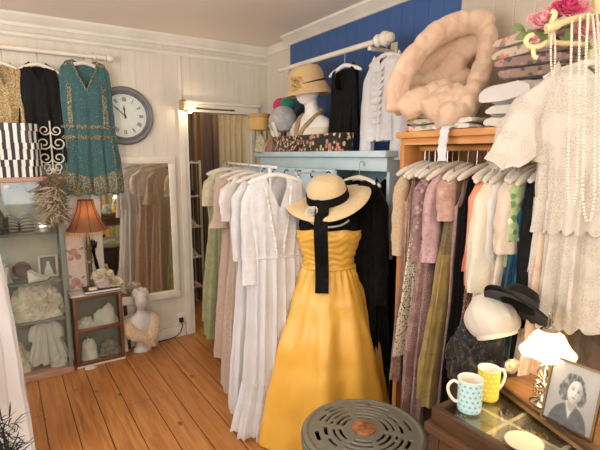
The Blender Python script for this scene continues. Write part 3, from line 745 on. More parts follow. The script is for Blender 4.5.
obj('printed_leaf', bm, M_roseleaf, t)
# two small dark prints leaning on the card above
t = thing('glove_stand', 'black gloved display hand standing right of the lamp column', 'display hand', (.545, 3.535, TZ))
bm = BM(); tube(bm, smoothpath([(0, 0, .02), (-.01, 0, .12), (-.025, 0, .22), (-.032, 0, .27), (-.034, 0, .31)], 6), [.022] * 6 + [.018] * 6 + [.014] * 6 + [.018] * 6 + [.02], 14, flat=.7)
for q, (dx, L) in enumerate(((-.018, .05), (-.006, .06), (.006, .056), (.017, .045))):
    tube(bm, smoothpath([(-.034 + dx, 0, .30), (-.034 + dx * 1.2, -.008, .30 + L * .55), (-.034 + dx * 1.25, -.02, .30 + L)], 5), .0062, 8)
tube(bm, smoothpath([(-.05, 0, .285), (-.064, -.012, .305), (-.062, -.022, .33)], 5), .0066, 8)
obj('glove', bm, M_blackf, t); obj('foot', lathe(BM(), [(.032, 0), (.032, .012), (.02, .022), (.0001, .023)], 24), M_blk, t)
t = thing('flower_pot', 'pale pink pot of fluffy cream flowers on the black tray', 'flowers', (.545, 3.455, TZ + .027))
obj('pot', lathe(BM(), [(.044, 0), (.054, .035), (.058, .070), (.06, .072), (.054, .072), (.05, .055)], 32), solid('pink_china', (222, 200, 196), .3), t)
bm = BM(); rng = random.Random(2)
for q in range(9):
    a = q * 2.4; r = .056 * sqrt(q / 9); petals(bm, (r * cos(a), r * sin(a), .092 - r * .35), .044, 16, q, (cos(a) * r * 14, sin(a) * r * 14, 1))
obj('flowers', bm, fabric('cream_petals', (248, 240, 216), rough=.9, sheer=.3), t)
t = thing('book', 'black tray book lying flat on the small brown cabinet', 'book', (.53, 3.455, TZ), .0)
obj('cover', boxb(-.115, .125, -.075, .065, 0.0, .006, bev=.002), M_blk, t); obj('pages', boxb(-.112, .122, -.073, .063, .0065, .019), solid('page_white', (232, 226, 214), .8), t); obj('upper_cover', boxb(-.115, .125, -.075, .065, .0195, .0255, bev=.002), M_blk, t)
t = thing('shell_dish', 'little cream shell on the front of the black book', 'shell', (.475, 3.405, TZ + .0262))
bm = BM()
for q in range(7): leafblade(bm, (0, .01, .008), (.035 * cos(PI * q / 6), -.012 * sin(PI * q / 6), .014 + .012 * sin(PI * q / 6)), .008, (0, 0, 1), .3)
drape(bm, (0, 0, 0), .03, .016, .018, 2, 26, .25, 3); obj('shell', bm, solid('shell_cream', (238, 222, 192), .5), t)
t = thing('rosette_hat', 'cream ruffled rosette at the right end of the black book', 'rosette', (.62, 3.44, TZ + .0262))
bm = BM(); petals(bm, (0, 0, .010), .062, 18, 5, (-.1, -.7, 1)); obj('ruffle', bm, fabric('cream_felt', (234, 222, 188), rough=.9), t)
bm = BM(); ball(bm, (-.004, -.02, .03), .014, 1.4, .7, .8, amp=.3); obj('centre', bm, solid('olive_centre', (168, 150, 104), .9), t)
obj('under_band', lathe(BM(), [(.03, 0), (.034, .01), (.0001, .012)], 24), fabric('cream_felt', (234, 222, 188)), t)

# marble bust with a fur stole, and boards leaning by the cabinet
M_marble = solid('white_marble', (206, 200, 192), .35, var=.06, scale=6)
t = thing('marble_bust', 'white marble bust of a woman standing on the floor below the mirror', 'bust', (.80, 3.475, 0))
bm = BM(); loft(bm, [(.0, .062, .045, 0, 0), (.02, .064, .047, 0, 0), (.035, .05, .038, 0, 0), (.07, .042, .034, 0, 0), (.11, .055, .042, 0, 0), (.15, .082, .052, 0, -.004), (.20, .096, .058, 0, -.008), (.245, .098, .052, 0, -.004), (.28, .08, .042, 0, .002), (.298, .05, .036, .004, .004), (.315, .032, .03, .006, .0), (.335, .029, .029, .008, -.006), (.37, .03, .032, .01, -.01)], 36)
head(bm, (.012, -.018, .405), .70, radians(-20), radians(10)); obj('body', bm, M_marble, t)
bm = BM(); rng = random.Random(9)
for q in range(26):
    a = q * 2.4; z = q / 26; ball(bm, (.012 + .05 * cos(a) * sqrt(1 - (z - .2) ** 2) * .95, .014 + .050 * sin(a) * sqrt(1 - (z - .2) ** 2) * .9, .435 + .045 * z), .017, amp=.25, seed=q, u=10, v=8)
tube(bm, [(.012 + .054 * cos(2 * PI * i / 30), -.006 + .066 * sin(2 * PI * i / 30), .447) for i in range(30)], .006, 8, closed=True)
obj('hair', bm, M_marble, t)
M_fur = fabric('cream_fur', (218, 194, 160), (196, 166, 130), 'swirl', 60, 1, sheen=.6)
bm = BM()
st = smoothpath([(-.02, .06, .26), (-.085, .03, .255), (-.10, -.03, .215), (-.065, -.06, .165), (.0, -.07, .13), (.045, -.07, .10), (.055, -.065, .06)], 8); tube(bm, st, [.03 + .018 * sin(PI * i / (len(st) - 1)) for i in range(len(st))], 16, flat=.8)
st = smoothpath([(-.02, .065, .26), (.07, .045, .26), (.098, -.02, .225), (.085, -.055, .16), (.06, -.068, .10), (.055, -.065, .05)], 8); tube(bm, st, [.03 + .018 * sin(PI * i / (len(st) - 1)) for i in range(len(st))], 16, flat=.8)
rng = random.Random(4); vs = [v for v in bm.verts]
for v in vs: v.co += v.co.normalized() * .006 * noise.noise(v.co * 60)
for v in rng.sample(vs, min(420, len(vs))):
    leafblade(bm, v.co, v.co + Vector((rng.uniform(-.012, .012), rng.uniform(-.02, -.004), rng.uniform(-.03, -.008))), .0022, (0, 1, 0), .2, 3)
tag(obj('fur_stole', bm, M_fur), 'cream fur stole wrapped around the shoulders of the marble bust', 'stole', None, (.80, 3.475, 0.002))
t = thing('leaning_board', 'white board leaning between the small cabinet and the dark board', 'board', (.685, 3.50, .0035), radians(20), rx=radians(-7))
obj('board', boxb(-.018, .02, -.005, .005, 0, .36), M_white, t)
t = thing('leaning_board', 'dark wooden board leaning beside the marble bust', 'board', (.722, 3.548, .003), radians(20), rx=radians(-5))
obj('board', boxb(-.02, .014, -.006, .006, 0, .40), wood('dark_board', (52, 38, 28), (72, 52, 38), 'Z'), t)

# ================================================================== DOORWAY AND BACK ROOM
t = thing('fairy_bulb', 'small glowing bulb on a turned wooden knob at the door frame corner', 'lamp', (1.262, 3.55, 1.85))
obj('knob', lathe(BM(), [(.0001, -.035), (.028, -.03), (.034, -.01), (.026, .012), (.032, .03), (.018, .045), (.0001, .047)], 20, axis='Z', c=(-.035, .0, .03)), wood('worn_pine', (150, 116, 78), (196, 166, 128), 'Z'), t)
bm = BM(); ball(bm, (.012, -.022, -.012), .017); obj('bulb', bm, solid('lit_bulb_white', (255, 240, 214), .4, emit=(255, 226, 176), est=14), t)
obj('bulb_cap', tube(BM(), [(-.02, -.008, .0), (.004, -.018, -.006)], .010, 10), M_brass, t)
t = thing('curtain_rod', 'thin brass rod fixed across the doorway header', 'rod', (1.55, 3.555, 1.865))
obj('rod', tube(BM(), [(-.22, 0, 0), (.12, 0, 0)], .006, 10), M_brass, t)
for x in (-.2, .1): obj('rod_bracket', boxb(x - .005, x + .005, 0, .015, -.008, .008), M_brass, t)
def curtain(name, label, x0, x1, y, z0, z1, m, nf, amp, group=None):
    bm = BM(); N = nf * 12; R = []
    for r in range(20):
        f = r / 19; row = []
        for i in range(N + 1):
            u = i / N; a = amp * (.5 + .5 * f)
            row.append(bm.verts.new((x0 + (x1 - x0) * u + .006 * noise.noise(Vector((u * 9, f * 2, y))), y + a * sin(2 * PI * nf * u + .6 * sin(5 * u)) + .008 * noise.noise(Vector((u * 5, f * 3, 2))), z1 + (z0 - z1) * f)))
        R.append(row)
    B = [[bm.verts.new(v.co + Vector((0, .006, 0))) for v in row] for row in R]
    for r in range(19):
        for i in range(N):
            bm.faces.new((R[r][i], R[r + 1][i], R[r + 1][i + 1], R[r][i + 1])); bm.faces.new((B[r][i], B[r][i + 1], B[r + 1][i + 1], B[r + 1][i]))
    for i in range(N):
        bm.faces.new((R[19][i], B[19][i], B[19][i + 1], R[19][i + 1])); bm.faces.new((R[0][i + 1], B[0][i + 1], B[0][i], R[0][i]))
    return tag(obj(name, bm, m), label, 'curtain', group)
M_curt = fabric('cream_voile', (228, 214, 182), (220, 204, 168), 'swirl', 12, .9, sheer=.3)
curtain('curtain', 'cream voile curtain hanging on the right of the doorway', 1.70, 2.10, 3.98, .02, 2.1, M_curt, 7, .03)
curtain('curtain', 'cream net curtain beside the gold pillbox hat right of the doorway', 1.845, 1.985, 3.53, 1.42, 1.83, M_curt, 4, .014)
t = thing('curtain_rod', 'pole holding the cream voile curtain beyond the doorway', 'rod', (1.86, 3.98, 2.11)); obj('rod', tube(BM(), [(-.36, 0, 0), (.64, 0, 0)], .012, 10), M_brown, t)
M_wardb = wood('dark_mahogany', (58, 40, 28), (80, 56, 38), 'Z', .5)
t = thing('back_wardrobe', 'dark brown wooden wardrobe seen through the doorway', 'wardrobe', (1.76, 4.62, 0), 0)
obj('carcass', boxb(-.14, .40, 0, .5, 0.0, 2.0, bev=.01), M_wardb, t); obj('door', boxb(-.12, .12, -.022, -.002, .08, 1.95, bev=.006), M_wardb, t); obj('door', boxb(.14, .38, -.022, -.002, .08, 1.95, bev=.006), M_wardb, t)
for x in (.1, .16): obj('knob', lathe(BM(), [(.008, -.023), (.014, -.035), (.0001, -.04)], 12, axis='Y', c=(x, 0, 1.0)), M_brass, t)
curtain('curtain', 'brown velvet curtain beside the dark wardrobe in the back room', 1.575, 1.70, 4.40, .02, 2.0, fabric('brown_velvet', (104, 80, 60), rough=.9), 2, .03)
t = thing('shoe_rack', 'narrow white rack of pale shoes inside the doorway', 'shoe rack', (1.50, 4.32, 0))
bm = BM()
for x in (-.1, .1):
    for y in (-.1, .1): box(bm, x - .01, x + .01, y - .01, y + .01, 0, 1.45)
obj('posts', bm, M_white, t)
for z in (.2, .5, .8, 1.1, 1.42): obj('shelf', boxb(-.089, .089, -.11, .11, z, z + .015), M_white, t)
def shoe(bm, c, L, m=1):
    R = []
    for i in range(13):
        f = i / 12; w = .03 * sin(PI * min(1, f * .86 + .1)) ** .6; h = (.055 if f < .35 else .055 - .035 * min(1, (f - .35) / .4)); 
        R.append([bm.verts.new((c[0] + w * cos(2 * PI * q / 12), c[1] - f * L + L / 2, c[2] + max(0, h * (.5 + .5 * sin(2 * PI * q / 12))))) for q in range(12)])
    for i in range(12):
        for q in range(12): bm.faces.new((R[i][q], R[i][(q + 1) % 12], R[i + 1][(q + 1) % 12], R[i + 1][q]))
    bm.faces.new(R[0]); bm.faces.new(R[-1][::-1]); return bm
M_shoew = solid('ivory_leather', (216, 204, 184), .5); M_shoek = solid('navy_leather', (34, 36, 60), .4); M_shoep = solid('rose_leather', (160, 96, 88), .5)
SH = ((1.115, 'cream shoe on the rack by the back room door, upper left', M_shoew, -.045), (1.115, 'navy blue shoe on the white rack beyond the door', M_shoek, .045), (.815, 'cream shoe on the left of the middle rack level', M_shoew, -.045), (.815, 'cream shoe on the right of the middle rack level', M_shoew, .045),
      (.515, 'rose shoe on the left of the low rack level', M_shoep, -.045), (.515, 'cream shoe on the right of the low rack level', M_shoew, .045), (.215, 'navy shoe on the lowest level of the white rack', M_shoek, 0))
for z, lab, m_, x in SH: tag(obj('shoe', shoe(BM(), (0, 0, 0), .2), m_), lab, 'shoe', 'shoes on the white rack', (1.50 + x, 4.32, z))
t = thing('white_cabinet', 'pale cabinet standing low behind the shoe rack in the back room', 'cabinet', (1.62, 4.9, 0)); 
obj('body', boxb(-.22, .10, -.14, .14, 0, 1.30, bev=.005), M_white, t); obj('door', boxb(-.20, .08, -.156, -.142, .08, 1.25, bev=.004), M_white, t)
garment('coat', 'grey-blue coat hung in the back room left of the brown curtain', 'coat', (1.52, 4.70, 1.98), [(0, .09, .01), (.06, .12, .05), (.5, .12, .06)], .62, fabric('grey_blue_wool', (108, 112, 112), rough=1), famp=.012, seed=61, sl=dict(len=.45))

# ================================================================== DRESS ROW IN THE MIDDLE
M_rail = solid('dark_rail', (70, 66, 62), .4, .7)
t = thing('clothes_rail', 'slim white clothes rail carrying the pale long dresses', 'rail', (0, 0, 0))
ra, rb = Vector((1.09, 1.80, 1.44)), Vector((1.50, 3.40, 1.44))
obj('rail', tube(BM(), [ra + (rb - ra) * .09, rb], .007, 12), M_hangw, t)
for p in (ra + (rb - ra) * .16, rb): obj('post', tube(BM(), [(p.x, p.y, .02), (p.x, p.y, 1.433)], .008, 10), M_hangw, t)
d_ = (rb - ra).normalized(); n_ = Vector((d_.y, -d_.x, 0))
for p in (ra + (rb - ra) * .16, rb): obj('foot', tube(BM(), [p + n_ * -.2 - Vector((0, 0, 1.428)), p + n_ * .2 - Vector((0, 0, 1.428))], .011, 8), M_rail, t)
def rail_x(y): return ra.x + (rb.x - ra.x) * (y - ra.y) / (rb.y - ra.y)
GD = 'pale dresses on the middle rail'
M_whitelace = fabric('white_cotton_lace', (230, 228, 228), (212, 210, 212), 'lace', 85, .9, sheer=.12)
M_whitecot = fabric('white_cotton_voile', (232, 231, 232), rough=.9, sheer=.2)
M_ivory = fabric('ivory_voile', (212, 190, 174), (200, 178, 162), 'swirl', 22, .9, sheer=.15)
M_blush = fabric('blush_crepe', (212, 188, 172), (202, 178, 162), 'swirl', 16, .85, sheer=.12)
M_sage = fabric('sage_chiffon', (176, 180, 138), (160, 166, 122), 'swirl', 10, .8, sheer=.15)
long_ = [(0, .13, .008), (.05, .17, .04), (.18, .175, .06), (.42, .155, .055), (.7, .18, .075), (1.0, .20, .09), (1.3, .22, .11)]
longA = [(0, .13, .008), (.05, .165, .04), (.18, .17, .06), (.42, .145, .055), (.7, .15, .075), (1.0, .155, .09), (1.3, .165, .11)]
M_hemnet = net('white_net', (232, 230, 230), .62)
def whiteA(t, pt, top):
    bm = BM(); R = []; n = 150
    for r in range(9):
        f = r / 8; row = []
        for i in range(n):
            ph = 2 * PI * i / n; q = Vector(pt(ph, 1.10 + .24 * f)); k_ = 1.0 + .10 * f + .10 * f * sin(9 * ph) + .06 * f * noise.noise(Vector((cos(ph) * 4, sin(ph) * 4, 3))); row.append(bm.verts.new((q.x * k_ - .03 * f, q.y * k_ - .02 * f, q.z - .02 * f - .018 * f * abs(sin(13 * ph)))))
        R.append(row)
    for r in range(8):
        for i in range(n): bm.faces.new((R[r][i], R[r + 1][i], R[r + 1][(i + 1) % n], R[r][(i + 1) % n]))
    obj('net_flounce', bm, M_hemnet, t)
    bm = BM()
    for ph0, ph1 in ((PI * 1.36, PI * 1.47), (PI * 1.53, PI * 1.64)):
        rows = []
        for i in range(25):
            f = i / 24; s = .06 + .36 * f; ph = ph0 + (ph1 - ph0) * f if ph0 < PI * 1.5 else ph1 + (ph0 - ph1) * f
            row = []
            for q in (-1, 0, 1):
                a = ph + q * .05; p = Vector(pt(a, max(s, top(cos(a), True)))); row.append(bm.verts.new(p + Vector((0, -.006 - .004 * (q == 0), 0))))
            rows.append(row)
        for i in range(24):
            for q in range(2): bm.faces.new((rows[i][q], rows[i][q + 1], rows[i + 1][q + 1], rows[i + 1][q]))
    obj('lace_trim', bm, fabric('trim_lace', (240, 236, 228), (170, 160, 150), 'lace', 160), t)
    bm = BM(); tube(bm, [pt(2 * PI * i / 60, .425) for i in range(60)], .007, 8, closed=True); obj('waistband', bm, M_whitecot, t)
dr = [('dress', 'long white lace-trimmed dress at the front of the pale dresses', 2.05, M_whitelace, M_whitecot, dict(nd=.17, neck=.42, split=.425, folds=17, famp=.010, sway=(-.022, 0), extra=whiteA, sl=dict(len=.50, w0=.05, w1=.04, out=.012, flare=.012)), 1.40, .012, 1.37),
      ('dress', 'white voile dress with deep lace collar second in the pale dresses', 2.20, M_whitelace, M_whitecot, dict(nd=.05, split=.5, folds=13, famp=.016, zig=.03, zn=11, sl=dict(len=.40, w0=.055, w1=.05, out=.015, sides=(-1,))), 1.395, .0, 1.335),
      ('dress', 'ivory dress with white puffed yoke and zigzag lace hem', 2.48, fabric('white_satin_yoke', (222, 214, 208), rough=.5), M_ivory, dict(nd=.04, split=.30, folds=12, famp=.016, zig=.05, zn=14, sl=dict(len=.22, w0=.065, w1=.05, out=.03, puff=.01, sides=(-1,))), 1.395, .0, 1.315),
      ('dress', 'blush pink straight crepe dress with fluted sleeves between ivory and sage', 2.74, M_blush, M_blush, dict(nd=.05, split=.45, folds=9, famp=.012, sl=dict(len=.30, w0=.055, w1=.05, out=.03, flare=.035, sides=(-1,))), 1.395, .0, 1.27),
      ('dress', 'sage green chiffon gown with cream lace shoulder near the doorway', 3.12, fabric('cream_sage_lace', (222, 210, 182), (182, 178, 138), 'lace', 60), M_sage, dict(nd=.05, split=.22, folds=10, famp=.022, sl=dict(len=.2, w0=.055, w1=.05, out=.03, sides=(-1,))), 1.395, -.03, 1.26),
      ('dress', 'sheer cream dress last on the rail beside the doorway', 3.30, fabric('sheer_cream', (214, 206, 178), (190, 184, 150), 'swirl', 12, sheer=.2), None, dict(nd=.05, folds=9, famp=.02), 1.395, -.02, 1.22)]
SHORT = ['front white lace dress', 'second white voile dress', 'ivory dress with zigzag hem', 'blush pink crepe dress', 'sage green chiffon gown', 'last sheer cream dress']
for i, (nm, lab, y, m1, m2, kw, zt, dx, L) in enumerate(dr):
    garment(nm, lab, 'dress', (rail_x(y) + dx + .02, y, zt), longA if i == 0 else long_, L, m1, rz=.06 * (i % 3 - 1) - .1, m2=m2, seed=20 + i, group=GD, **kw)
    hanger('padded hanger holding the ' + SHORT[i], (rail_x(y) + dx + .02 * (i == 0), y, zt + .012), .06 * (i % 3 - 1) - .1, .15, .04, hook=1.44 + .0095 - zt - .012, m=M_hangw if i == 0 else None)

# ================================================================== BLUE WALL
M_pale = solid('pale_blue_paint', (186, 206, 212), .5, var=.05, scale=6)
M_pale2 = solid('paler_blue_paint', (200, 226, 236), .5, var=.04, scale=6)
SHX = 1.62
t = thing('box_shelf', 'long pale blue shelf unit below the blue wall with boxes on top', 'shelf', (0, 0, 0))
obj('top_board', boxb(SHX, 1.949, 1.70, 3.12, 1.488, 1.522, bev=.004), M_pale, t)
obj('apron', boxb(SHX + .03, SHX + .05, 1.72, 3.10, 1.415, 1.487, bev=.003), M_pale, t)
obj('back_panel', boxb(1.925, 1.948, 1.72, 3.10, .95, 1.487), M_pale2, t); obj('front_panel', boxb(SHX + .031, SHX + .05, 2.16, 3.10, .98, 1.414), M_pale2, t)
for y in (1.72, 2.33, 3.08): obj('upright', boxb(SHX + .051, 1.924, y, y + .02, .95, 1.487), M_pale, t)
for q in range(6):
    y = 2.2 + q * .16; bm = BM(); tube(bm, smoothpath([(1.651, y, 1.395), (1.632, y, 1.40), (1.618, y, 1.38), (1.625, y, 1.36), (1.635, y, 1.37)], 5), .004, 6)
    obj('hook', bm, solid('dark_iron', (52, 46, 44), .5, .6), t)
t = thing('blue_cupboard', 'pale blue painted cupboard end rising behind the pale dresses', 'cupboard', (0, 0, 0))
obj('carcass', boxb(1.56, 1.99, 3.14, 3.54, 0, 1.375, bev=.004), M_pale, t)
obj('top', boxb(1.54, 1.995, 3.13, 3.57, 1.3755, 1.40, bev=.004), M_pale, t); obj('door', boxb(1.544, 1.559, 3.17, 3.52, .1, 1.32, bev=.003), M_pale, t)
obj('knob', lathe(BM(), [(.006, 1.543), (.014, 1.53), (.0001, 1.522)], 12, axis='X', c=(0, 3.2, .8)), M_brass, t)
garment('blouse', 'sage green wrap hung on a hook below the pale blue shelf', 'wrap', (1.60, 2.12, 1.375), [(0, .03, .015), (.05, .05, .025), (.3, .06, .03)], .4, M_sage, rz=-PI / 2, nd=.02, famp=.02, seed=44)
# floral boxes
M_flo = fabric('black_gold_floral', (34, 30, 28), (206, 178, 132), 'floral', 46, .6, amount=.38, c3=(206, 140, 118))
M_flo2 = fabric('black_gold_floral_large', (34, 30, 28), (214, 188, 140), 'floral', 30, .6, amount=.40, c3=(196, 130, 108))
for lab, y0, y1, m_ in (('left black floral box on the blue shelf with small gold sprigs', 2.485, 2.84, M_flo), ('right black floral box on the blue shelf with large gold flowers', 2.07, 2.48, M_flo2)):
    t = thing('floral_box', lab, 'box', (1.675, (y0 + y1) / 2, 1.5225), 0, 'floral boxes on the blue shelf'); h = (y1 - y0) / 2
    obj('base', boxb(-.042, .042, -h + .004, h - .004, 0, .07, bev=.003), m_, t); obj('lid', boxb(-.046, .046, -h, h, .0705, .104, bev=.004), m_, t)
t = thing('leather_purse', 'brown wedge-shaped purse leaning against the left floral box', 'purse', (1.67, 2.915, 1.5225), -PI / 2)
obj('body', poly(BM(), [(-.06, 0), (.055, 0), (.05, .10), (.035, .11)], -.04, .04), solid('brown_leather', (150, 112, 88), .6), t)
obj('flap', poly(BM(), [(-.058, .012), (-.066, .006), (.03, .118), (.036, .112)], -.042, .042), solid('brown_leather_pale', (176, 140, 112), .6), t)
# mannequin bust with cloche
M_mann = solid('white_mannequin', (232, 226, 216), .45, var=.03)
BYAW = radians(-78); HYAW = radians(-108); BPX, BPY, BPZ = 1.76, 2.56, 1.475
t = thing('mannequin_bust', 'white shop mannequin bust facing left on the blue shelf, wearing a straw cloche', 'mannequin', (BPX, BPY, BPZ + .0475), 0)
bm = BM()
q = Matrix.Rotation(BYAW, 4, 'Z')
loft(bm, [(0, .125, .085, 0, 0), (.03, .13, .085, 0, 0), (.08, .145, .085, 0, -.01), (.13, .168, .08, 0, -.012), (.18, .17, .07, 0, 0), (.215, .135, .06, 0, .008), (.238, .08, .052, 0, .012), (.255, .054, .05, 0, .010), (.285, .045, .046, 0, .002), (.33, .043, .046, 0, -.01), (.37, .043, .046, 0, -.016)], 40)
bmesh.ops.rotate(bm, verts=bm.verts, cent=(0, 0, 0), matrix=q)
hc = q @ Vector((0, -.035, .415)); head(bm, hc, 1.0, HYAW, radians(8)); obj('figure', bm, M_mann, t)
bm = BM(); loft(bm, [(.0, .13, .09, 0, 0), (.03, .134, .092, 0, 0), (.08, .152, .093, 0, -.01), (.125, .174, .088, 0, -.012), (.155, .178, .08, 0, -.008)], 40)
bmesh.ops.rotate(bm, verts=bm.verts, cent=(0, 0, 0), matrix=q); obj('bodice', bm, fabric('ivory_silk', (226, 214, 190), rough=.6), t)
def scarf(bm, pts, w, th=.006):
    tube(bm, smoothpath(pts, 8), w, 10, flat=th / w); return bm
bm = BM(); nk = [q @ Vector(p) for p in ((.055, .04, .26), (.0, .06, .285), (-.06, .035, .26), (-.065, -.045, .215), (-.04, -.098, .13), (-.03, -.105, .03))]
tube(bm, smoothpath(nk, 8), .018, 10); nk = [q @ Vector(p) for p in ((.055, .04, .26), (.065, -.03, .225), (.02, -.09, .15), (-.02, -.108, .05))]; tube(bm, smoothpath(nk, 8), .016, 10)
tag(obj('neck_scarf', bm, fabric('taupe_lace', (176, 150, 118), (140, 112, 84), 'lace', 90)), 'taupe lace scarf tied round the neck of the white mannequin bust', 'scarf', None, (BPX, BPY, BPZ + .0475))
M_straw = fabric('natural_straw', (212, 182, 134), (202, 170, 120), 'swirl', 40, .75)
t = thing('cloche_hat', 'natural straw cloche with twisted trim on the white mannequin bust', 'hat', (BPX + hc.x, BPY + hc.y, BPZ + .0475 + hc.z + .004), HYAW, rx=radians(9))
bm = BM(); lathe(bm, [(.132, -.045), (.138, -.055), (.142, -.052), (.118, .0), (.104, .03), (.101, .075), (.094, .105), (.075, .127), (.04, .138), (.0001, .141)], 48, sy=1.12, cap=False)
for v in bm.verts: v.co.z += (.018 if v.co.y < 0 else -.012) * abs(v.co.y) * 6 * (v.co.z < 0) * .4
obj('crown', bm, M_straw, t)
obj('cord', tube(BM(), [(.108 * cos(2 * PI * i / 50), .121 * sin(2 * PI * i / 50), .018 + .014 * sin(2 * PI * i / 50)) for i in range(50)], .005, 8, closed=True), M_ink, t)
bm = BM()
for s in range(5): tube(bm, [Vector((.062 + .009 * s - .2 * .034 * cos(a), -.085 + .040 * cos(a) * (1 + .1 * s), .02 + .036 * sin(a + s))) for a in [2 * PI * i / 22 for i in range(22)]], .0075, 7, closed=True)
obj('twisted_trim', bm, fabric('gold_straw', (206, 170, 110), rough=.7), t)
# other hats round it
M_greylace = fabric('silver_grey_lace', (186, 182, 178), (150, 146, 146), 'lace', 75)
t = thing('lace_bonnet', 'silver grey lace bonnet with hanging ribbon left of the mannequin bust', 'bonnet', (1.70, 2.83, 1.6215))
bm = BM(); vs = ball(bm, (0, 0, .115), .10, 1, 1, 1.05, 32, 22)
for v in list(bm.verts): v.co += Vector((v.co.x, v.co.y, v.co.z - .115)).normalized() * .006 * noise.noise(v.co * 22)
for v in bm.verts:
    if v.co.z < .05: v.co.z = .05 + (v.co.z - .05) * .3
obj('crown', bm, M_greylace, t)
bm = BM(); scarf(bm, [(-.095, -.02, .10), (-.085, -.03, .06), (-.07, -.03, .02), (-.06, -.03, -.0)], .02); scarf(bm, [(-.08, .045, .09), (-.06, .05, .05), (-.05, .05, .0)], .018); obj('ribbon', bm, M_wsatin, t)
obj('cap_stand', lathe(BM(), [(.04, .0), (.035, .008), (.016, .014), (.016, .06), (.0001, .061)], 24), M_brown, t)
t = thing('pillbox_hat', 'golden satin pillbox hat on a stand at the far shelf end', 'hat', (1.64, 3.06, 1.5225))
obj('crown', lathe(BM(), [(.078, .16), (.082, .162), (.082, .27), (.074, .277), (.0001, .28)], 40), fabric('gold_satin', (198, 158, 86), rough=.45), t)
obj('band', lathe(BM(), [(.083, .248), (.086, .25), (.086, .272), (.083, .274)], 40, cap=False), fabric('gold_satin_dark', (176, 136, 70), rough=.45), t)
obj('hat_stand', lathe(BM(), [(.05, 0), (.05, .01), (.012, .02), (.012, .265), (.0001, .266)], 20), M_brass, t)
t = thing('felt_beret', 'magenta and green felt hat behind the grey lace bonnet', 'hat', (1.82, 3.0, 1.5225))
bm = BM(); ball(bm, (0, .05, .345), .065, 1, 1, .95, 20, 14); obj('pink_crown', bm, fabric('magenta_felt', (204, 58, 104), rough=.9), t)
bm = BM(); ball(bm, (-.01, -.06, .345), .058, 1, 1, 1, 20, 14); obj('green_puff', bm, fabric('emerald_felt', (44, 130, 104), rough=.9), t)
obj('hat_stand', lathe(BM(), [(.05, 0), (.05, .01), (.012, .02), (.012, .29), (.04, .31), (.0001, .32)], 20), M_brown, t)
t = thing('navy_hat', 'dark navy felt hat half hidden behind the bust and lace bonnet', 'hat', (1.88, 2.84, 1.5825))
bm = BM(); lathe(bm, [(.0, .15), (.055, .15), (.06, .17), (.055, .23), (.035, .26), (.0001, .265)], 30); obj('crown', bm, fabric('navy_felt', (34, 36, 48), rough=.95), t)
obj('hat_stand', lathe(BM(), [(.04, 0), (.04, .01), (.012, .02), (.012, .16), (.0001, .161)], 20), M_brown, t)
t = thing('veil', 'cream netting spilling from the far end of the blue shelf', 'veil', (1.64, 3.03, 1.5225))
bm = BM(); drape(bm, (0, 0, 0), .055, .05, .10, 41, 46, .4, 2.6); obj('netting', bm, M_curt, t)
obj('hat_pin', tube(BM(), [(-.05, .05, .055), (-.11, -.06, .075)], .003, 6), M_ink, t)
# curtain pole on the blue wall
t = thing('curtain_pole', 'cream wooden pole with turned finial on the blue wall', 'pole', (1.75, 0, 2.105))
obj('pole', tube(BM(), [(0, 1.93, 0), (0, 2.95, 0)], .0155, 16), M_pole, t)
obj('finial', lathe(BM(), [(.0155, 1.94), (.028, 1.93), (.034, 1.915), (.028, 1.90), (.018, 1.893), (.034, 1.88), (.04, 1.862), (.034, 1.845), (.02, 1.838), (.026, 1.83), (.024, 1.815), (.0001, 1.807)], 26, axis='Y', cap=False), M_pole, t)
for y in (1.99, 2.86):
    b = BM(); box(b, .0, .199, y - .012, y + .012, -.035, -.014, .003); box(b, .185, .199, y - .025, y + .025, -.06, .03, .004); obj('bracket', b, M_pole, t)
GB = 'garments hanging on the blue wall pole'
HZ = 2.035
garment('slip_dress', 'short black camisole on a white hanger against the blue wall', 'camisole', (1.75, 2.20, HZ), [(0, .11, .008), (.05, .12, .03), (.4, .125, .05)], .43, M_blackf, rz=-PI / 2, nd=.16, neck=.66, pw=3, slope=.02, arm=.10, famp=.008, seed=50, group=GB)
hanger('white curved hanger of the black camisole', (1.75, 2.20, HZ), -PI / 2, .15, .045, 2.123 - HZ, .012, M_hangw)
def jabot(t, pt, top):
    bm = BM()
    for k_ in range(9):
        s = .06 + .035 * k_; p = Vector(pt(PI * 1.5, max(s, top(0, True))))
        for sd in (-1, 1): leafblade(bm, p + Vector((0, -.004, 0)), p + Vector((sd * .035, -.014, -.035)), .016, (0, 1, 0), .4)
    obj('ruffle', bm, M_whitelace, t)
garment('blouse', 'white lace blouse with ruffled front hanging beside the pole finial', 'blouse', (1.75, 1.85, HZ), [(0, .10, .008), (.05, .125, .04), (.3, .12, .055), (.5, .13, .06)], .46, M_whitelace, rz=-PI / 2, nd=.07, famp=.01, seed=51, group=GB, sl=dict(len=.50, w0=.055, w1=.05, out=.02, flare=.0, m=M_whitecot), extra=jabot)
hanger('padded hanger inside the white lace blouse', (1.75, 1.85, HZ), -PI / 2, .13, .04, 2.147 - HZ)

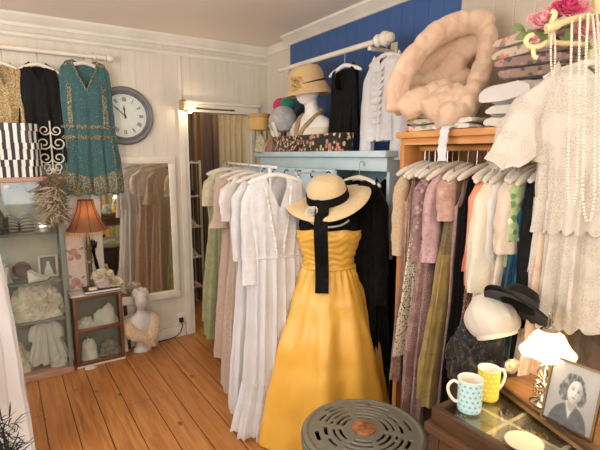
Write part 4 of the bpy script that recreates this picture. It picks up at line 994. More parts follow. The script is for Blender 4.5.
# ================================================================== YELLOW GOWN ON ITS MANNEQUIN
MX, MY = 1.415, 1.895
k = NT('yellow_satin'); co = k.coord(); nz = k.new('ShaderNodeTexNoise', Scale=5.0, Detail=3.0); k.l.new(co, nz.inputs['Vector'])
k.l.new(k.mix(k.ramp(nz.outputs[0], .3, .7), lin((222, 166, 58)), lin((232, 182, 78))), k.b.inputs['Base Color'])
k.b.inputs['Roughness'].default_value = .37; k.b.inputs['Sheen Weight'].default_value = .25; k.b.inputs['Sheen Tint'].default_value = lin((255, 226, 150)); k.b.inputs['Specular IOR Level'].default_value = .6
k.b.inputs['Anisotropic'].default_value = .5
M_yel = k.m
FACE = radians(-37)   # it looks towards the camera
t = thing('dressmakers_form', 'black mannequin torso on a stand wearing the yellow satin gown', 'mannequin', (MX, MY, 0), FACE)
bm = BM(); loft(bm, [(.72, .10, .07, 0, 0), (.84, .10, .07, 0, 0), (.92, .108, .078, 0, 0), (1.0, .138, .098, 0, 0), (1.08, .148, .10, 0, 0), (1.14, .158, .085, 0, 0), (1.185, .15, .065, 0, .01), (1.21, .10, .055, 0, .012), (1.225, .055, .05, 0, .01), (1.27, .045, .045, 0, .0), (1.30, .045, .045, 0, 0), (1.34, .03, .03, 0, 0)], 40); obj('torso', bm, M_blackf, t)
obj('pole', tube(BM(), [(0, 0, .01), (0, 0, .73)], .016, 12), M_rail, t)
obj('base', lathe(BM(), [(.15, 0), (.15, .012), (.03, .03), (.0001, .031)], 32), M_rail, t)
def wrapb(t):
    # ruched strapless bodice and full skirt
    N = 120; bm = BM(); R = []
    pr = [(0, .168, .122), (.05, .170, .128), (.12, .152, .115), (.20, .134, .102), (.25, .130, .10)]
    for r in range(37):
        f = r / 36; s = .25 * f; row = []
        for i in range(N):
            a = 2 * PI * i / N; hw, hd = lerp_prof(pr, s); fr = max(0, -sin(a)); bump = .016 * exp(-((abs(cos(a)) - .45) / .25) ** 2) * fr * exp(-((s - .05) / .06) ** 2)
            ru = .0026 * sin(s * 150 + 6 * cos(a) * (1 - s * 3) + 5 * noise.noise(Vector((cos(a) * 2.2, sin(a) * 2.2, s * 9)))) + .002 * noise.noise(Vector((cos(a) * 4, sin(a) * 4, s * 40))) * (1 if f > .06 else 0)
            zz = 1.122 - s * .80 + (.014 * (cos(a * 2) * .5 + .5) * -1 if f < .01 else 0) - (.012 if False else 0) + .012 * fr * exp(-((abs(cos(a)) - .5) / .25) ** 2) * (1 - f)
            row.append(bm.verts.new(((hw + ru + bump * .3) * cos(a), (hd + ru + bump) * sin(a), zz)))
        R.append(row)
    for r in range(36):
        for i in range(N): bm.faces.new((R[r][i], R[r + 1][i], R[r + 1][(i + 1) % N], R[r][(i + 1) % N]))
    obj('ruched_bodice', bm, M_yel, t)
    bm = BM(); R = []
    sk = [(0, .132, .102), (.06, .160, .135), (.18, .205, .18), (.45, .28, .26), (.70, .335, .32), (.92, .375, .36)]
    for r in range(49):
        f = r / 48; s = .918 * f; row = []
        for i in range(N):
            a = 2 * PI * i / N; hw, hd = lerp_prof(sk, s); g = min(1, f * 2.2)
            fo = (.030 * sin(7 * a + .4) + .016 * sin(12 * a + 1.2 + f) + .02 * noise.noise(Vector((cos(a) * 2, sin(a) * 2, f * 1.2)))) * g * (.4 + .6 * f)
            fo += .006 * sin(26 * a) * exp(-(f / .12) ** 2)
            wr = .006 * noise.noise(Vector((cos(a) * 6, sin(a) * 6, f * 9)))
            row.append(bm.verts.new(((hw + fo + wr) * cos(a), (hd + fo + wr) * sin(a), .922 - s + .0015)))
        R.append(row)
    for r in range(48):
        for i in range(N): bm.faces.new((R[r][i], R[r + 1][i], R[r + 1][(i + 1) % N], R[r][(i + 1) % N]))
    obj('full_skirt', bm, M_yel, t)
    bm = BM(); tube(bm, [(.136 * cos(2 * PI * i / 60), .107 * sin(2 * PI * i / 60), .922) for i in range(60)], .010, 8, closed=True); obj('waist_seam', bm, M_yel, t)
t = thing('ball_gown', 'yellow satin strapless ball gown with full skirt on the black mannequin', 'gown', (MX, MY, 0), FACE); wrapb(t)
bm = BM(); pts = [(.11 * cos(a) * 1.0, -.09 + .04 * (1 - sin(a)) * 0 - .018, 1.20 - .055 * sin(a)) for a in [PI * .15 + PI * .7 * i / 24 for i in range(25)]]
for p in pts: ball(bm, (p[0], -.055 - .06 * (1.22 - p[2]) / .08 - .01, p[2]), .0065, u=8, v=6)
tag(obj('crystal_necklace', bm, solid('crystal', (220, 216, 206), .1, .4)), 'clear crystal necklace across the chest of the black mannequin', 'necklace', None, (MX, MY, .0), FACE)
# straw hat with black ribbon and long scarf
M_straw2 = fabric('pale_straw', (222, 198, 154), (212, 186, 140), 'swirl', 34, .75)
t = thing('sun_hat', 'wide pale straw hat with black ribbon tilted on the yellow gown mannequin', 'hat', (MX - .012, MY - .01, 1.268), FACE, rx=radians(22), ry=radians(-10))
bm = BM(); R = []
prof = [(.222, -.004), (.224, .0), (.22, .004), (.18, .012), (.14, .012), (.108, .01), (.104, .03), (.101, .07), (.092, .10), (.07, .122), (.035, .132), (.0001, .134)]
for r, z in prof:
    R.append([bm.verts.new((r * cos(2 * PI * i / 72) * 1.0, r * sin(2 * PI * i / 72) * .92, z + (max(0, r - .11) * (.30 * cos(2 * (2 * PI * i / 72)) * .6 - .12 * sin(2 * PI * i / 72))))) for i in range(72)])
for q in range(len(R) - 1):
    for i in range(72): bm.faces.new((R[q][i], R[q][(i + 1) % 72], R[q + 1][(i + 1) % 72], R[q + 1][i]))
obj('straw_body', bm, M_straw2, t)
obj('ribbon_band', lathe(BM(), [(.110, .008), (.112, .012), (.108, .052), (.104, .054)], 60, sy=.92, cap=False), M_blackf, t)
bm = BM(); petals(bm, (-.085, -.135, .018), .036, 10, 6, (-.2, -.4, 1)); obj('fabric_flower', bm, M_wsatin, t)
bm = BM()
def strip(bm, pts, w, th=.004, wd=(1, 0, 0)):
    P = smoothpath(pts, 8); wv = Vector(wd).normalized(); rows = []
    for i, p in enumerate(P):
        tt = (P[min(i + 1, len(P) - 1)] - P[max(i - 1, 0)]).normalized(); nn = wv.cross(tt).normalized(); ww = w[i] if isinstance(w, list) else w; cr = .25 * ww
        rows.append([bm.verts.new(p + wv * ww * a + nn * (b * th + cr * .5 * (1 - a * a) * .3)) for a, b in ((-1, -1), (-.5, -1), (0, -1), (.5, -1), (1, -1), (1, 1), (.5, 1), (0, 1), (-.5, 1), (-1, 1))])
    for i in range(len(rows) - 1):
        for k_ in range(10): bm.faces.new((rows[i][k_], rows[i][(k_ + 1) % 10], rows[i + 1][(k_ + 1) % 10], rows[i + 1][k_]))
    bm.faces.new(rows[0][::-1]); bm.faces.new(rows[-1]); return bm
tag(obj('silk_scarf', strip(bm, [(-.028, -.112, 1.278), (-.030, -.128, 1.262), (-.034, -.175, 1.205), (-.036, -.215, 1.165), (-.036, -.222, 1.12), (-.033, -.185, 1.02), (-.03, -.160, .93), (-.03, -.180, .82)], .034), M_blackf), 'long black silk scarf hanging down the front from the straw hat', 'scarf', None, (MX, MY, 0), FACE)
# black lace gown behind on the left of the yellow one
M_blacklace = fabric('black_lace', (14, 13, 14), (44, 38, 34), 'lace', 48, .8)
garment('lace_gown', 'black lace gown showing between the white dress and the yellow gown', 'gown', (1.36, 2.12, 1.28), [(0, .06, .01), (.06, .085, .04), (.4, .09, .05), (.9, .11, .05)], .62, M_blacklace, rz=-.3, nd=.06, famp=.012, seed=55, sl=dict(len=.74, w0=.045, w1=.04, out=.02, sides=(-1,)))
hanger('hanger holding the black lace gown', (1.36, 2.12, 1.28), -.3, .085, .04, .1435)
t = thing('wall_peg', 'peg rail under the shelf for the black lace gown', 'peg'); obj('arm', tube(BM(), [(1.35, 2.12, 1.40), (1.66, 2.24, 1.40)], .005, 8), M_hangw, t)
# black dresses flat against the wall under the shelf
GK = 'black dresses below the blue shelf'
blk = [(0, .12, .01), (.05, .165, .05), (.3, .16, .07), (.8, .19, .09), (1.2, .2, .1)]
garment('black_dress', 'front black velvet dress with crystal tie hanging below the blue shelf', 'dress', (1.61, 1.885, 1.385), blk, 1.25, fabric('black_velvet', (9, 8, 9), (16, 14, 15), 'swirl', 14, .95, sheen=.08, spec=.1), rz=-PI / 2 + .1, nd=.08, famp=.02, seed=56, sl=dict(len=.6, w0=.06, w1=.055, out=.03), group=GK)
hanger('front cream hanger of the black velvet dress', (1.61, 1.885, 1.392), -PI / 2 + .1, .15, .04, .075, .014)
garment('black_dress', 'rear black dress behind the black velvet one below the shelf', 'dress', (1.79, 1.74, 1.40), blk, 1.3, M_blackf, rz=-PI / 2, nd=.08, famp=.02, seed=57, sl=dict(len=.55, w0=.06, w1=.055, out=.03), group=GK)
hanger('cream hanger of the rear black dress', (1.79, 1.74, 1.412), -PI / 2, .15, .035, .05, .014)

# ================================================================== ROUND CAST METAL STOOL IN FRONT
STX, STY, STZ, STR = 1.085, 1.215, .45, .235
k = NT('cast_grey_green'); nz = k.new('ShaderNodeTexNoise', Scale=60.0, Detail=6.0); k.l.new(k.coord(), nz.inputs['Vector'])
k.l.new(k.mix(nz.outputs[0], lin((100, 99, 88)), lin((132, 129, 116))), k.b.inputs['Base Color']); k.b.inputs['Roughness'].default_value = .45; k.b.inputs['Metallic'].default_value = .1; k.bump(nz.outputs[0], .2, .001); M_cast = k.m
t = thing('stove_stool', 'round grey slotted cast metal stool with copper centre in the foreground', 'stool', (STX, STY, 0), radians(20))
def slot(r, a):
    """curved slots: arcs in six leaning sectors"""
    a = (a + r * .9) % (2 * PI); k_ = int(a / (PI / 3)); u = (a / (PI / 3)) % 1; rr = r / STR
    if rr < .30 or rr > .86: return False
    bands = ((.32, .365, .12, .9), (.42, .465, .08, .92), (.52, .57, .06, .66), (.52, .57, .74, .94), (.62, .67, .1, .9), (.72, .775, .06, .50), (.72, .775, .6, .92), (.82, .855, .3, .55))
    if k_ % 3 == 2: bands = ((.36, .41, .1, .9), (.47, .515, .15, .85), (.60, .655, .08, .45), (.60, .655, .55, .93), (.74, .80, .25, .6))
    for b0, b1, u0, u1 in bands:
        if b0 <= rr <= b1 and u0 <= u <= u1: return True
    return False
bm = BM(); NA, NR = 252, 58; g = []
def topz(r): rr = r / STR; return STZ + .010 * (1 - rr * rr) + (.006 * exp(-((rr - .945) / .035) ** 2))
for i in range(NR + 1):
    r = STR * (.19 + .81 * i / NR); g.append([bm.verts.new((r * cos(2 * PI * j / NA), r * sin(2 * PI * j / NA), topz(r))) for j in range(NA)])
for i in range(NR):
    for j in range(NA):
        if not slot(STR * (.19 + .81 * (i + .5) / NR), 2 * PI * (j + .5) / NA): bm.faces.new((g[i][j], g[i][(j + 1) % NA], g[i + 1][(j + 1) % NA], g[i + 1][j]))
bmesh.ops.delete(bm, geom=[v for v in bm.verts if not v.link_faces], context='VERTS')
bmesh.ops.recalc_face_normals(bm, faces=bm.faces)
o = obj('slotted_top', bm, M_cast, t); md = o.modifiers.new('thick', 'SOLIDIFY'); md.thickness = .014; md.offset = -1
if o.data.polygons[0].normal.z < 0: o.data.flip_normals()
obj('rim', lathe(BM(), [(STR - .004, STZ - .006), (STR + .004, STZ - .004), (STR + .008, STZ - .014), (STR + .006, STZ - .045), (STR - .006, STZ - .05), (STR - .012, STZ - .02)], 72, cap=False), M_cast, t)
obj('copper_centre', lathe(BM(), [(STR * .20, STZ - .002), (STR * .19, STZ + .016), (STR * .16, STZ + .019), (.0001, STZ + .020)], 40), solid('worn_copper', (196, 140, 96), .35, .6, var=.25, scale=60), t)
obj('drum', lathe(BM(), [(STR - .03, .06), (STR - .02, .08), (STR - .02, STZ - .05), (STR - .03, STZ - .045), (STR - .035, .07)], 56, cap=False), solid('dark_cast', (34, 33, 30), .6, .3), t)
obj('floor_plate', lathe(BM(), [(.0, .055), (STR - .031, .055), (STR - .031, .068), (.0001, .068)], 40), solid('dark_cast', (34, 33, 30)), t)
for q in range(3):
    a = 2 * PI * q / 3; obj('leg', tube(BM(), [((STR - .05) * cos(a), (STR - .05) * sin(a), .062), ((STR - .01) * cos(a), (STR - .01) * sin(a), .004)], [.02, .026], 10), M_cast, t)

# ================================================================== OPEN PINE WARDROBE ON THE RIGHT
def at_d(px, py, a):
    d = ray(px, py); return Vector((d[0] * a, d[1] * a, EYE + d[2] * a))
M_pine = wood('honey_pine_y', (188, 124, 66), (216, 158, 96), 'Y', .4); M_pineZ = wood('honey_pine_z', (176, 112, 58), (206, 146, 86), 'Z', .4)
WX, WX1, WY0, WY1, WH = 1.555, 1.945, .765, 1.535, 1.575
t = thing('open_wardrobe', 'open-fronted pine wardrobe packed with coloured vintage clothes', 'wardrobe', (0, 0, 0))
obj('top_board', boxb(WX - .02, WX1, WY0 - .015, WY1 + .012, WH, WH + .028, bev=.004), M_pine, t)
for y in (WY0, WY1 - .025): obj('side_panel', boxb(WX, WX1, y, y + .025, 0, WH), M_pineZ, t)
obj('back_panel', boxb(WX1 - .012, WX1, WY0 + .025, WY1 - .025, .0, WH), M_pineZ, t)
obj('fascia', boxb(WX, WX + .018, WY0 + .025, WY1 - .025, WH - .03, WH), M_pine, t)
obj('floor_board', boxb(WX, WX1 - .012, WY0 + .025, WY1 - .025, .0, .05), M_pine, t)
RX, RZ = 1.67, 1.53
obj('hanging_rail', tube(BM(), [(RX, WY0 + .025, RZ), (RX, WY1 - .025, RZ)], .0135, 14), M_pine, t)
GW = 'clothes in the open wardrobe'; GWH = 'hangers in the open wardrobe'
F = fabric
prs = [(0, .10, .006), (.05, .145, .02), (.2, .155, .03), (.5, .16, .034), (.9, .185, .04), (1.2, .2, .045)]
prw = [(0, .10, .006), (.05, .15, .022), (.2, .165, .034), (.5, .20, .042), (.9, .25, .05), (1.2, .27, .05)]
sho = [(0, .10, .006), (.05, .15, .022), (.25, .17, .036), (.6, .185, .045)]
M_mauvefl = F('mauve_floral', (150, 120, 116), (186, 156, 150), 'floral', 46, amount=.36, c3=(116, 86, 90))
# (label, pixel of its front edge, profile, length, material, extra)
WG = [
 ('cardigan', 'pale taupe cropped knit cardigan leftmost in the open wardrobe', 'cardigan', 401, sho, .36, F('taupe_knit', (204, 180, 148), (184, 158, 126), 'swirl', 90), dict(neck=.4, nd=.12, sl=dict(len=.36, w0=.05, w1=.045, out=.02, sides=(-1,)))),
 ('fringed_dress', 'dusty mauve fringed long dress beneath the taupe cardigan', 'dress', 405, prs, 1.0, F('dusty_mauve', (184, 152, 138), (162, 130, 118), 'swirl', 26), dict(folds=26, famp=.010, zig=.03, zn=40)),
 ('velvet_dress', 'navy blue velvet dress glimpsed between the mauve and crochet dresses', 'dress', 411, [(a, b * .82, c) for a, b, c in prs], 1.02, F('navy_velvet', (30, 38, 68), rough=.9, sheen=.1), dict()),
 ('crochet_dress', 'cream and black crochet dress with lace collar in the wardrobe', 'dress', 415, prw, .86, F('crochet', (214, 202, 178), (78, 70, 62), 'speck', 95, amount=.42), dict(famp=.02)),
 ('floral_blouse', 'mauve floral blouse ending above the mauve lace dress', 'blouse', 423, sho, .40, M_mauvefl, dict(sl=dict(len=.36, w0=.055, w1=.05, out=.03, sides=(-1,)))),
 ('lace_dress', 'long mauve-brown lace dress reaching down below the floral blouse', 'dress', 428, prw, 1.26, F('mauve_lace', (136, 104, 98), (168, 140, 132), 'lace', 45), dict(famp=.022)),
 ('satin_blouse', 'pink satin blouse with scalloped hem in the wardrobe', 'blouse', 434, sho, .40, F('rose_satin', (196, 160, 160), (178, 140, 142), 'floral', 60, rough=.5, amount=.36), dict(zig=.02, zn=20, sl=dict(len=.35, w0=.05, w1=.06, out=.03, sides=(-1,)))),
 ('lace_bolero', 'short rose lace bolero right of the pink satin blouse', 'bolero', 443, sho, .22, F('rose_lace', (204, 168, 152), (170, 130, 116), 'lace', 60), dict(sl=dict(len=.16, w0=.06, w1=.06, out=.03, sides=(-1,)))),
 ('lace_gown', 'olive lace gown with satin skirt near the middle of the wardrobe', 'gown', 452, prw, 1.0, F('olive_lace', (132, 116, 78), (98, 86, 56), 'lace', 42), dict(split=.36, m2=F('olive_satin', (158, 136, 82), (140, 120, 70), 'swirl', 8, rough=.4), sname='satin_skirt', famp=.022)),
 ('under_dress', 'pale mauve underdress below the olive satin skirt', 'dress', 455, prs, 1.28, F('pale_mauve', (168, 140, 132), (150, 122, 116), 'swirl', 20), dict()),
 ('black_dress', 'plain black long dress right of the olive gown in the wardrobe', 'dress', 462, prs, 1.14, F('plain_black', (20, 19, 20), (26, 25, 26), 'swirl', 30, sheen=0, spec=.15), dict()),
 ('silk_jacket', 'coral pink silk jacket hanging over the black dress', 'jacket', 474, sho, .41, F('coral_silk', (228, 150, 118), (206, 124, 94), 'swirl', 8, rough=.5), dict(nd=.2, sl=dict(len=.39, w0=.055, w1=.055, out=.03, sides=(-1,)))),
 ('sequin_dress', 'brown and pink sequinned lace dress below the coral jacket', 'dress', 478, prs, 1.2, F('brown_sequin', (112, 82, 62), (206, 170, 148), 'speck', 120, .6, amount=.42), dict(famp=.02)),
 ('linen_blouse', 'cream linen blouse with wide hanging sleeve in the wardrobe', 'blouse', 484, sho, .40, F('cream_linen', (222, 214, 192), (216, 207, 184), 'swirl', 30), dict(neck=.3, sl=dict(len=.40, w0=.06, w1=.08, out=.05, sides=(-1,)))),
 ('cotton_tunic', 'long white cotton tunic right of the cream blouse', 'tunic', 494, prw, .66, F('white_cotton', (220, 215, 208), (214, 208, 202), 'swirl', 30), dict(sl=dict(len=.44, w0=.055, w1=.06, out=.02, sides=(-1,)))),
 ('blush_dress', 'cream and blush gathered dress between tunic and green print', 'dress', 504, prw, .76, F('blush_cotton', (222, 204, 184), (214, 194, 172), 'swirl', 30), dict(sl=dict(len=.25, w0=.055, w1=.07, out=.03, sides=(-1,)))),
 ('print_blouse', 'pale green leaf print blouse on the right of the wardrobe', 'blouse', 514, sho, .36, F('green_print', (176, 196, 142), (104, 146, 90), 'floral', 34, c3=(206, 214, 176), amount=.40), dict(sl=dict(len=.2, w0=.05, w1=.05, out=.02, sides=(-1,)))),
 ('satin_dress', 'teal satin long dress behind the black hat', 'dress', 517, prw, 1.0, F('teal_satin', (32, 92, 116), (20, 62, 84), 'swirl', 7, rough=.35), dict(folds=14)),
 ('black_coat', 'black coat hanging between teal satin and the white lace dress', 'coat', 533, prs, .8, F('plain_black', (20, 19, 20)), dict(sl=dict(len=.5, w0=.055, w1=.055, out=.02, sides=(-1,)))),
 ('pink_slip', 'pale pink silk slip rightmost in the open wardrobe', 'slip', 541, prw, .86, F('pale_pink_silk', (228, 200, 178), (212, 180, 158), 'swirl', 8, rough=.55), dict(famp=.014)),
]
for i, (nm, lab, cat, px, pf, L, m_, kw) in enumerate(WG):
    y = max(WY0 + .045, min(WY1 - .045, at_x(px, 190, 1.52).y)); zt = 1.468 - .006 * (i % 3)
    garment(nm, lab, cat, (RX, y, zt), pf, L, m_, rz=radians((-4, 3, -2, 5)[i % 4]), seed=70 + i, group=GW, **{**dict(folds=8, famp=.014, slope=.05, nd=.06), **kw})
    if nm != 'under_dress': hanger('satin hanger of the ' + lab.split(' in the')[0].split(' on the')[0].replace(' leftmost', '').replace(' rightmost', '').replace(' hanging between', ' between').replace(' ending above', ' above').replace('long ', '').replace(' reaching down', ''), (RX, y, zt + .006), radians((-4, 3, -2, 5)[i % 4]), .165, .05, hook=RZ + .015 - zt - .006, r=.015, group=GWH, m=(M_hang, M_wsatin)[i % 2])

# ---------------------------------------------------------------- heaped on the wardrobe top
WT = WH + .0285
M_quilt = fabric('peach_satin_quilt', (214, 186, 160), (208, 176, 150), 'swirl', 9, .6, sheen=.15)
M_quiltin = M_quilt
def puffy(name, label, cat, strands, m, edge=None, edge_m=None):
    bm = BM()
    for si, (pts, rad, depth) in enumerate(strands):
        P = smoothpath([at_d(*p) for p in pts], 9); n = len(P)
        rr = []
        for i in range(n):
            r = rad[0] + (rad[-1] - rad[0]) * i / (n - 1); e = min(i, n - 1 - i) / 5.0
            r *= sqrt(max(.02, 1 - max(0, 1 - e) ** 2)); r *= 1 - .10 * exp(-(((i + si * 4) % 11) - 5) ** 2 / 1.2); rr.append(r)
        k0 = len(bm.verts); tube(bm, P, rr, 26, sx=depth); bm.verts.ensure_lookup_table()
        for v in bm.verts[k0:]:
            c = min(P, key=lambda q: (q - v.co).length_squared); d = v.co - c
            v.co += d * (.16 * noise.noise(v.co * 14 + Vector((si, 0, 0))) + .10 * noise.noise(v.co * 36))
    o = obj(name, bm, m)
    a = o.modifiers.new('weld_cloth', 'REMESH'); a.mode = 'VOXEL'; a.voxel_size = .005; a.use_smooth_shade = True
    b = o.modifiers.new('soften', 'SMOOTH'); b.factor = .5; b.iterations = 1
    pk = bpy.data.textures.new('puckers', 'CLOUDS'); pk.noise_scale = .05; dm = o.modifiers.new('puckering', 'DISPLACE'); dm.texture = pk; dm.strength = .007; dm.mid_level = .5
    if edge:
        for e in edge: obj('piped_edge', tube(BM(), smoothpath([at_d(*p) for p in e], 8), .0055, 8), edge_m, o)
    return tag(o, label, cat)
ST = [
 ([(396, 112, 2.03), (396, 92, 2.0), (405, 70, 1.98), (420, 50, 1.98), (438, 34, 1.98), (458, 25, 2.0), (478, 22, 2.0), (492, 27, 2.01)], [.058, .052], .75),
 ([(486, 26, 2.02), (487, 50, 1.98), (481, 76, 1.95), (472, 98, 1.92), (458, 116, 1.90), (436, 118, 1.90)], [.058, .084], .7),
 ([(414, 74, 2.10), (432, 58, 2.08), (452, 47, 2.08), (474, 33, 2.07), (486, 26, 2.05)], [.062, .034], .8),
 ([(440, 74, 2.11), (452, 66, 2.08), (466, 52, 2.07), (479, 36, 2.06)], [.058, .040], .8),
 ([(398, 92, 2.12), (416, 82, 2.13), (436, 84, 2.12), (458, 82, 2.10), (474, 78, 2.06)], [.075, .060], .8),
 ([(392, 102, 2.08), (408, 100, 2.06), (424, 96, 2.05)], [.066, .06], .8),
 ([(402, 114, 2.00), (418, 102, 1.99), (436, 94, 1.99), (456, 90, 1.99)], [.058, .052], .8),
 ([(424, 114, 1.95), (436, 106, 1.94), (450, 98, 1.95), (464, 92, 1.97)], [.062, .056], .8),
 ([(444, 116, 1.92), (455, 104, 1.92), (466, 90, 1.94)], [.060, .05], .75),
 ([(420, 74, 2.24), (446, 58, 2.24), (474, 48, 2.20)], [.13, .11], .7),
 ([(404, 96, 2.18), (436, 92, 2.18), (468, 90, 2.12)], [.09, .10], .7),
]
puffy('quilt', 'rolled-open peach satin eiderdown heaped on the wardrobe top', 'quilt', ST, M_quilt)
M_floralc = fabric('green_pink_floral', (206, 194, 172), (134, 150, 104), 'floral', 30, .9, amount=.44, c3=(196, 118, 112))
M_floralp = fabric('pink_floral', (206, 184, 164), (196, 128, 122), 'floral', 34, .9, amount=.42, c3=(132, 138, 100))
M_florald = fabric('dusky_floral', (148, 124, 112), (176, 132, 122), 'floral', 46, .9, amount=.40, c3=(90, 86, 74))
def folded(name, label, cat, c, sx, sy, h, m, rz=0, seed=0, group=None, layers=3, tilt=0):
    """a folded cloth: stacked soft layers with rounded fold on the front"""
    bm = BM()
    for q in range(layers):
        z0 = h * q / layers; z1 = h * (q + .96) / layers; n = 22; R = []
        for i in range(n + 1):
            u = -1 + 2 * i / n; row = []
            for k_ in range(20):
                a = 2 * PI * k_ / 20; yy = copysign(abs(cos(a)) ** .45, cos(a)); zz = copysign(abs(sin(a)) ** .7, sin(a))
                nn = noise.noise(Vector((u * 1.7 + seed, yy * 1.5, q * 3.1)))
                row.append(bm.verts.new((u * sx * (1 + .08 * noise.noise(Vector((q, yy, seed)))), yy * sy * (1 + .16 * nn + .06 * noise.noise(Vector((u * 5, q, seed)))), (z0 + z1) / 2 + zz * (z1 - z0) / 2 * (.92 + .2 * nn) * (1 - .15 * u ** 8) + h * .12 * noise.noise(Vector((u * 3, yy * 2.5, seed + q))))))
            R.append(row)
        for i in range(n):
            for k_ in range(20): bm.faces.new((R[i][k_], R[i + 1][k_], R[i + 1][(k_ + 1) % 20], R[i][(k_ + 1) % 20]))
        bm.faces.new(R[0]); bm.faces.new(R[-1][::-1])
    bmesh.ops.recalc_face_normals(bm, faces=bm.faces)
    return tag(obj(name, bm, m), label, cat, group, c, rot=(0, tilt, rz))
GF = 'folded fabrics on the wardrobe top'
folded('folded_fabric', 'green and pink floral fabric folded under the left of the peach quilt', 'fabric', (1.665, 1.455, WT), .10, .085, .085, M_floralc, radians(20), 1, GF, 3)
folded('folded_fabric', 'cream fabric folded under the middle of the peach quilt', 'fabric', (1.70, 1.27, WT), .14, .085, .05, M_linen, radians(5), 2, GF, 2)
R0 = radians(-62)
folded('folded_linen', 'white folded linen lowest beside the quilt on the wardrobe top', 'linen', (1.72, 1.03, WT), .13, .13, .085, M_linen, .35, 5, GF, 2)
folded('folded_linen', 'white rolled linen in the middle of the folded stack beside the quilt', 'linen', (1.72, 1.02, WT + .086), .135, .13, .085, fabric('grey_white_linen', (220, 214, 208)), -.25, 6, GF, 1)
folded('folded_fabric', 'dusky floral fabric under the topmost floral piece beside the quilt', 'fabric', (1.73, 1.0, WT + .172), .13, .125, .08, M_florald, .3, 7, GF, 2)
folded('folded_fabric', 'pink floral fabric topmost of the folded stack beside the quilt', 'fabric', (1.74, .99, WT + .2525), .13, .14, .09, M_floralp, -.2, 8, GF, 2)
p = at_x(447, 128, WX - .03)
tag(obj('lace_ribbon', strip(BM(), [(.07, 0, .006), (.02, 0, .010), (-.018, 0, .004), (-.028, 0, -.03), (-.03, .004, -.08), (-.03, .002, -.13)], [.02 + .002 * sin(i) for i in range(41)], .003, (0, 1, 0)), M_whitelace), 'white lace ribbon hanging over the wardrobe edge below the quilt', 'ribbon', None, (p.x + .012, p.y, WT + .002))

# ---------------------------------------------------------------- white lace dress, pearls and roses on a scrolled stand
M_creamiron = solid('cream_painted_iron', (226, 210, 158), .45)
sp_ = at_d(594, 40, 1.50); SPX, SPY = sp_.x, sp_.y
t = thing('coat_stand', 'cream painted stand with scrolled arms holding the white lace dress', 'coat stand', (SPX, SPY, 0))
obj('post', tube(BM(), [(0, 0, .02), (0, 0, 2.0)], .015, 12), M_creamiron, t); obj('base', lathe(BM(), [(.13, 0), (.13, .012), (.02, .03), (.0001, .031)], 28), M_creamiron, t)
obj('finial', lathe(BM(), [(.016, 2.0), (.026, 2.01), (.03, 2.03), (.02, 2.05), (.0001, 2.06)], 20), M_creamiron, t)
Lc = lambda px, py, a: at_d(px, py, a) - Vector((SPX, SPY, 0))
obj('scroll_arm', tube(BM(), smoothpath([Lc(594, 22, 1.5), Lc(588, 16, 1.42), Lc(570, 20, 1.36), Lc(552, 27, 1.34), Lc(546, 29, 1.34)], 6), [.010] * 16 + [.014] * 9, 10), M_creamiron, t)
obj('scroll_arm', tube(BM(), smoothpath([Lc(594, 46, 1.5), Lc(580, 44, 1.42), Lc(560, 43, 1.40), Lc(548, 42, 1.38), Lc(540, 46, 1.37), Lc(530, 47, 1.37), Lc(526, 42, 1.37), Lc(528, 37, 1.37), Lc(533, 35, 1.37)], 6), .008, 10), M_creamiron, t)
obj('scroll_arm', tube(BM(), smoothpath([Lc(551, 40, 1.39), Lc(551, 32, 1.38), Lc(552, 22, 1.38), Lc(555, 14, 1.38), Lc(551, 11, 1.38)], 6), .008, 10), M_creamiron, t)
obj('scroll_drop', tube(BM(), smoothpath([Lc(533, 48, 1.37), Lc(534, 56, 1.37), Lc(537, 58, 1.37)], 6), .007, 10), M_creamiron, t)
M_r1 = fabric('rose_pink_silk', (252, 200, 202), (248, 172, 180), 'swirl', 30, .8); M_r2 = fabric('rose_magenta_silk', (232, 76, 136), (212, 44, 108), 'swirl', 30, .8); M_r3 = fabric('rose_salmon_silk', (250, 200, 190), (242, 176, 166), 'swirl', 30, .8)
c0 = at_d(560, 25, 1.44)
t = thing('rose_headdress', 'silk rose headdress of pink and magenta roses on the scrolled stand', 'headdress', c0)
cam_dir = Vector((-FH[0], -FH[1], .35))
for px, py, a, r, m_, sd in ((540, 24, 1.43, .042, M_r1, 1), (566, 12, 1.42, .046, M_r2, 2), (586, 33, 1.44, .045, M_r3, 3), (533, 40, 1.385, .017, M_r1, 4), (580, 10, 1.47, .035, M_r1, 5), (553, 14, 1.46, .03, M_r1, 6)):
    bm = BM(); petals(bm, at_d(px, py, a) - c0, r, 20, sd, cam_dir + Vector((0, 0, .5))); obj('rose', bm, m_, t)
M_leafg = solid('silk_leaf', (112, 128, 84), .8, var=.2); bm = BM()
for px, py, qx, qy in ((530, 34, 516, 38), (548, 34, 540, 48), (572, 30, 566, 40), (590, 26, 600, 14), (525, 30, 512, 26), (560, 36, 572, 46), (580, 44, 592, 48), (545, 36, 528, 32)):
    leafblade(bm, at_d(px, py, 1.44) - c0, at_d(qx, qy, 1.42) - c0, .014, cam_dir, .2)
obj('leaves', bm, M_leafg, t)
obj('wire_band', tube(BM(), smoothpath([at_d(536, 32, 1.46) - c0, at_d(556, 27, 1.47) - c0, at_d(576, 25, 1.47) - c0, at_d(592, 26, 1.485) - c0], 6), .008, 8), M_leafg, t)
LZ = at_d(575, 60, 1.40)
LDR = -radians(60)
M_bigl = fabric('ivory_blonde_lace', (222, 214, 201), (202, 191, 174), 'lace', 40, .9, sheer=.12)
M_net = fabric('ivory_chiffon', (228, 216, 200), (220, 206, 188), 'swirl', 12, .9, sheer=.15)
lp = at_d(596, 50, 1.42)
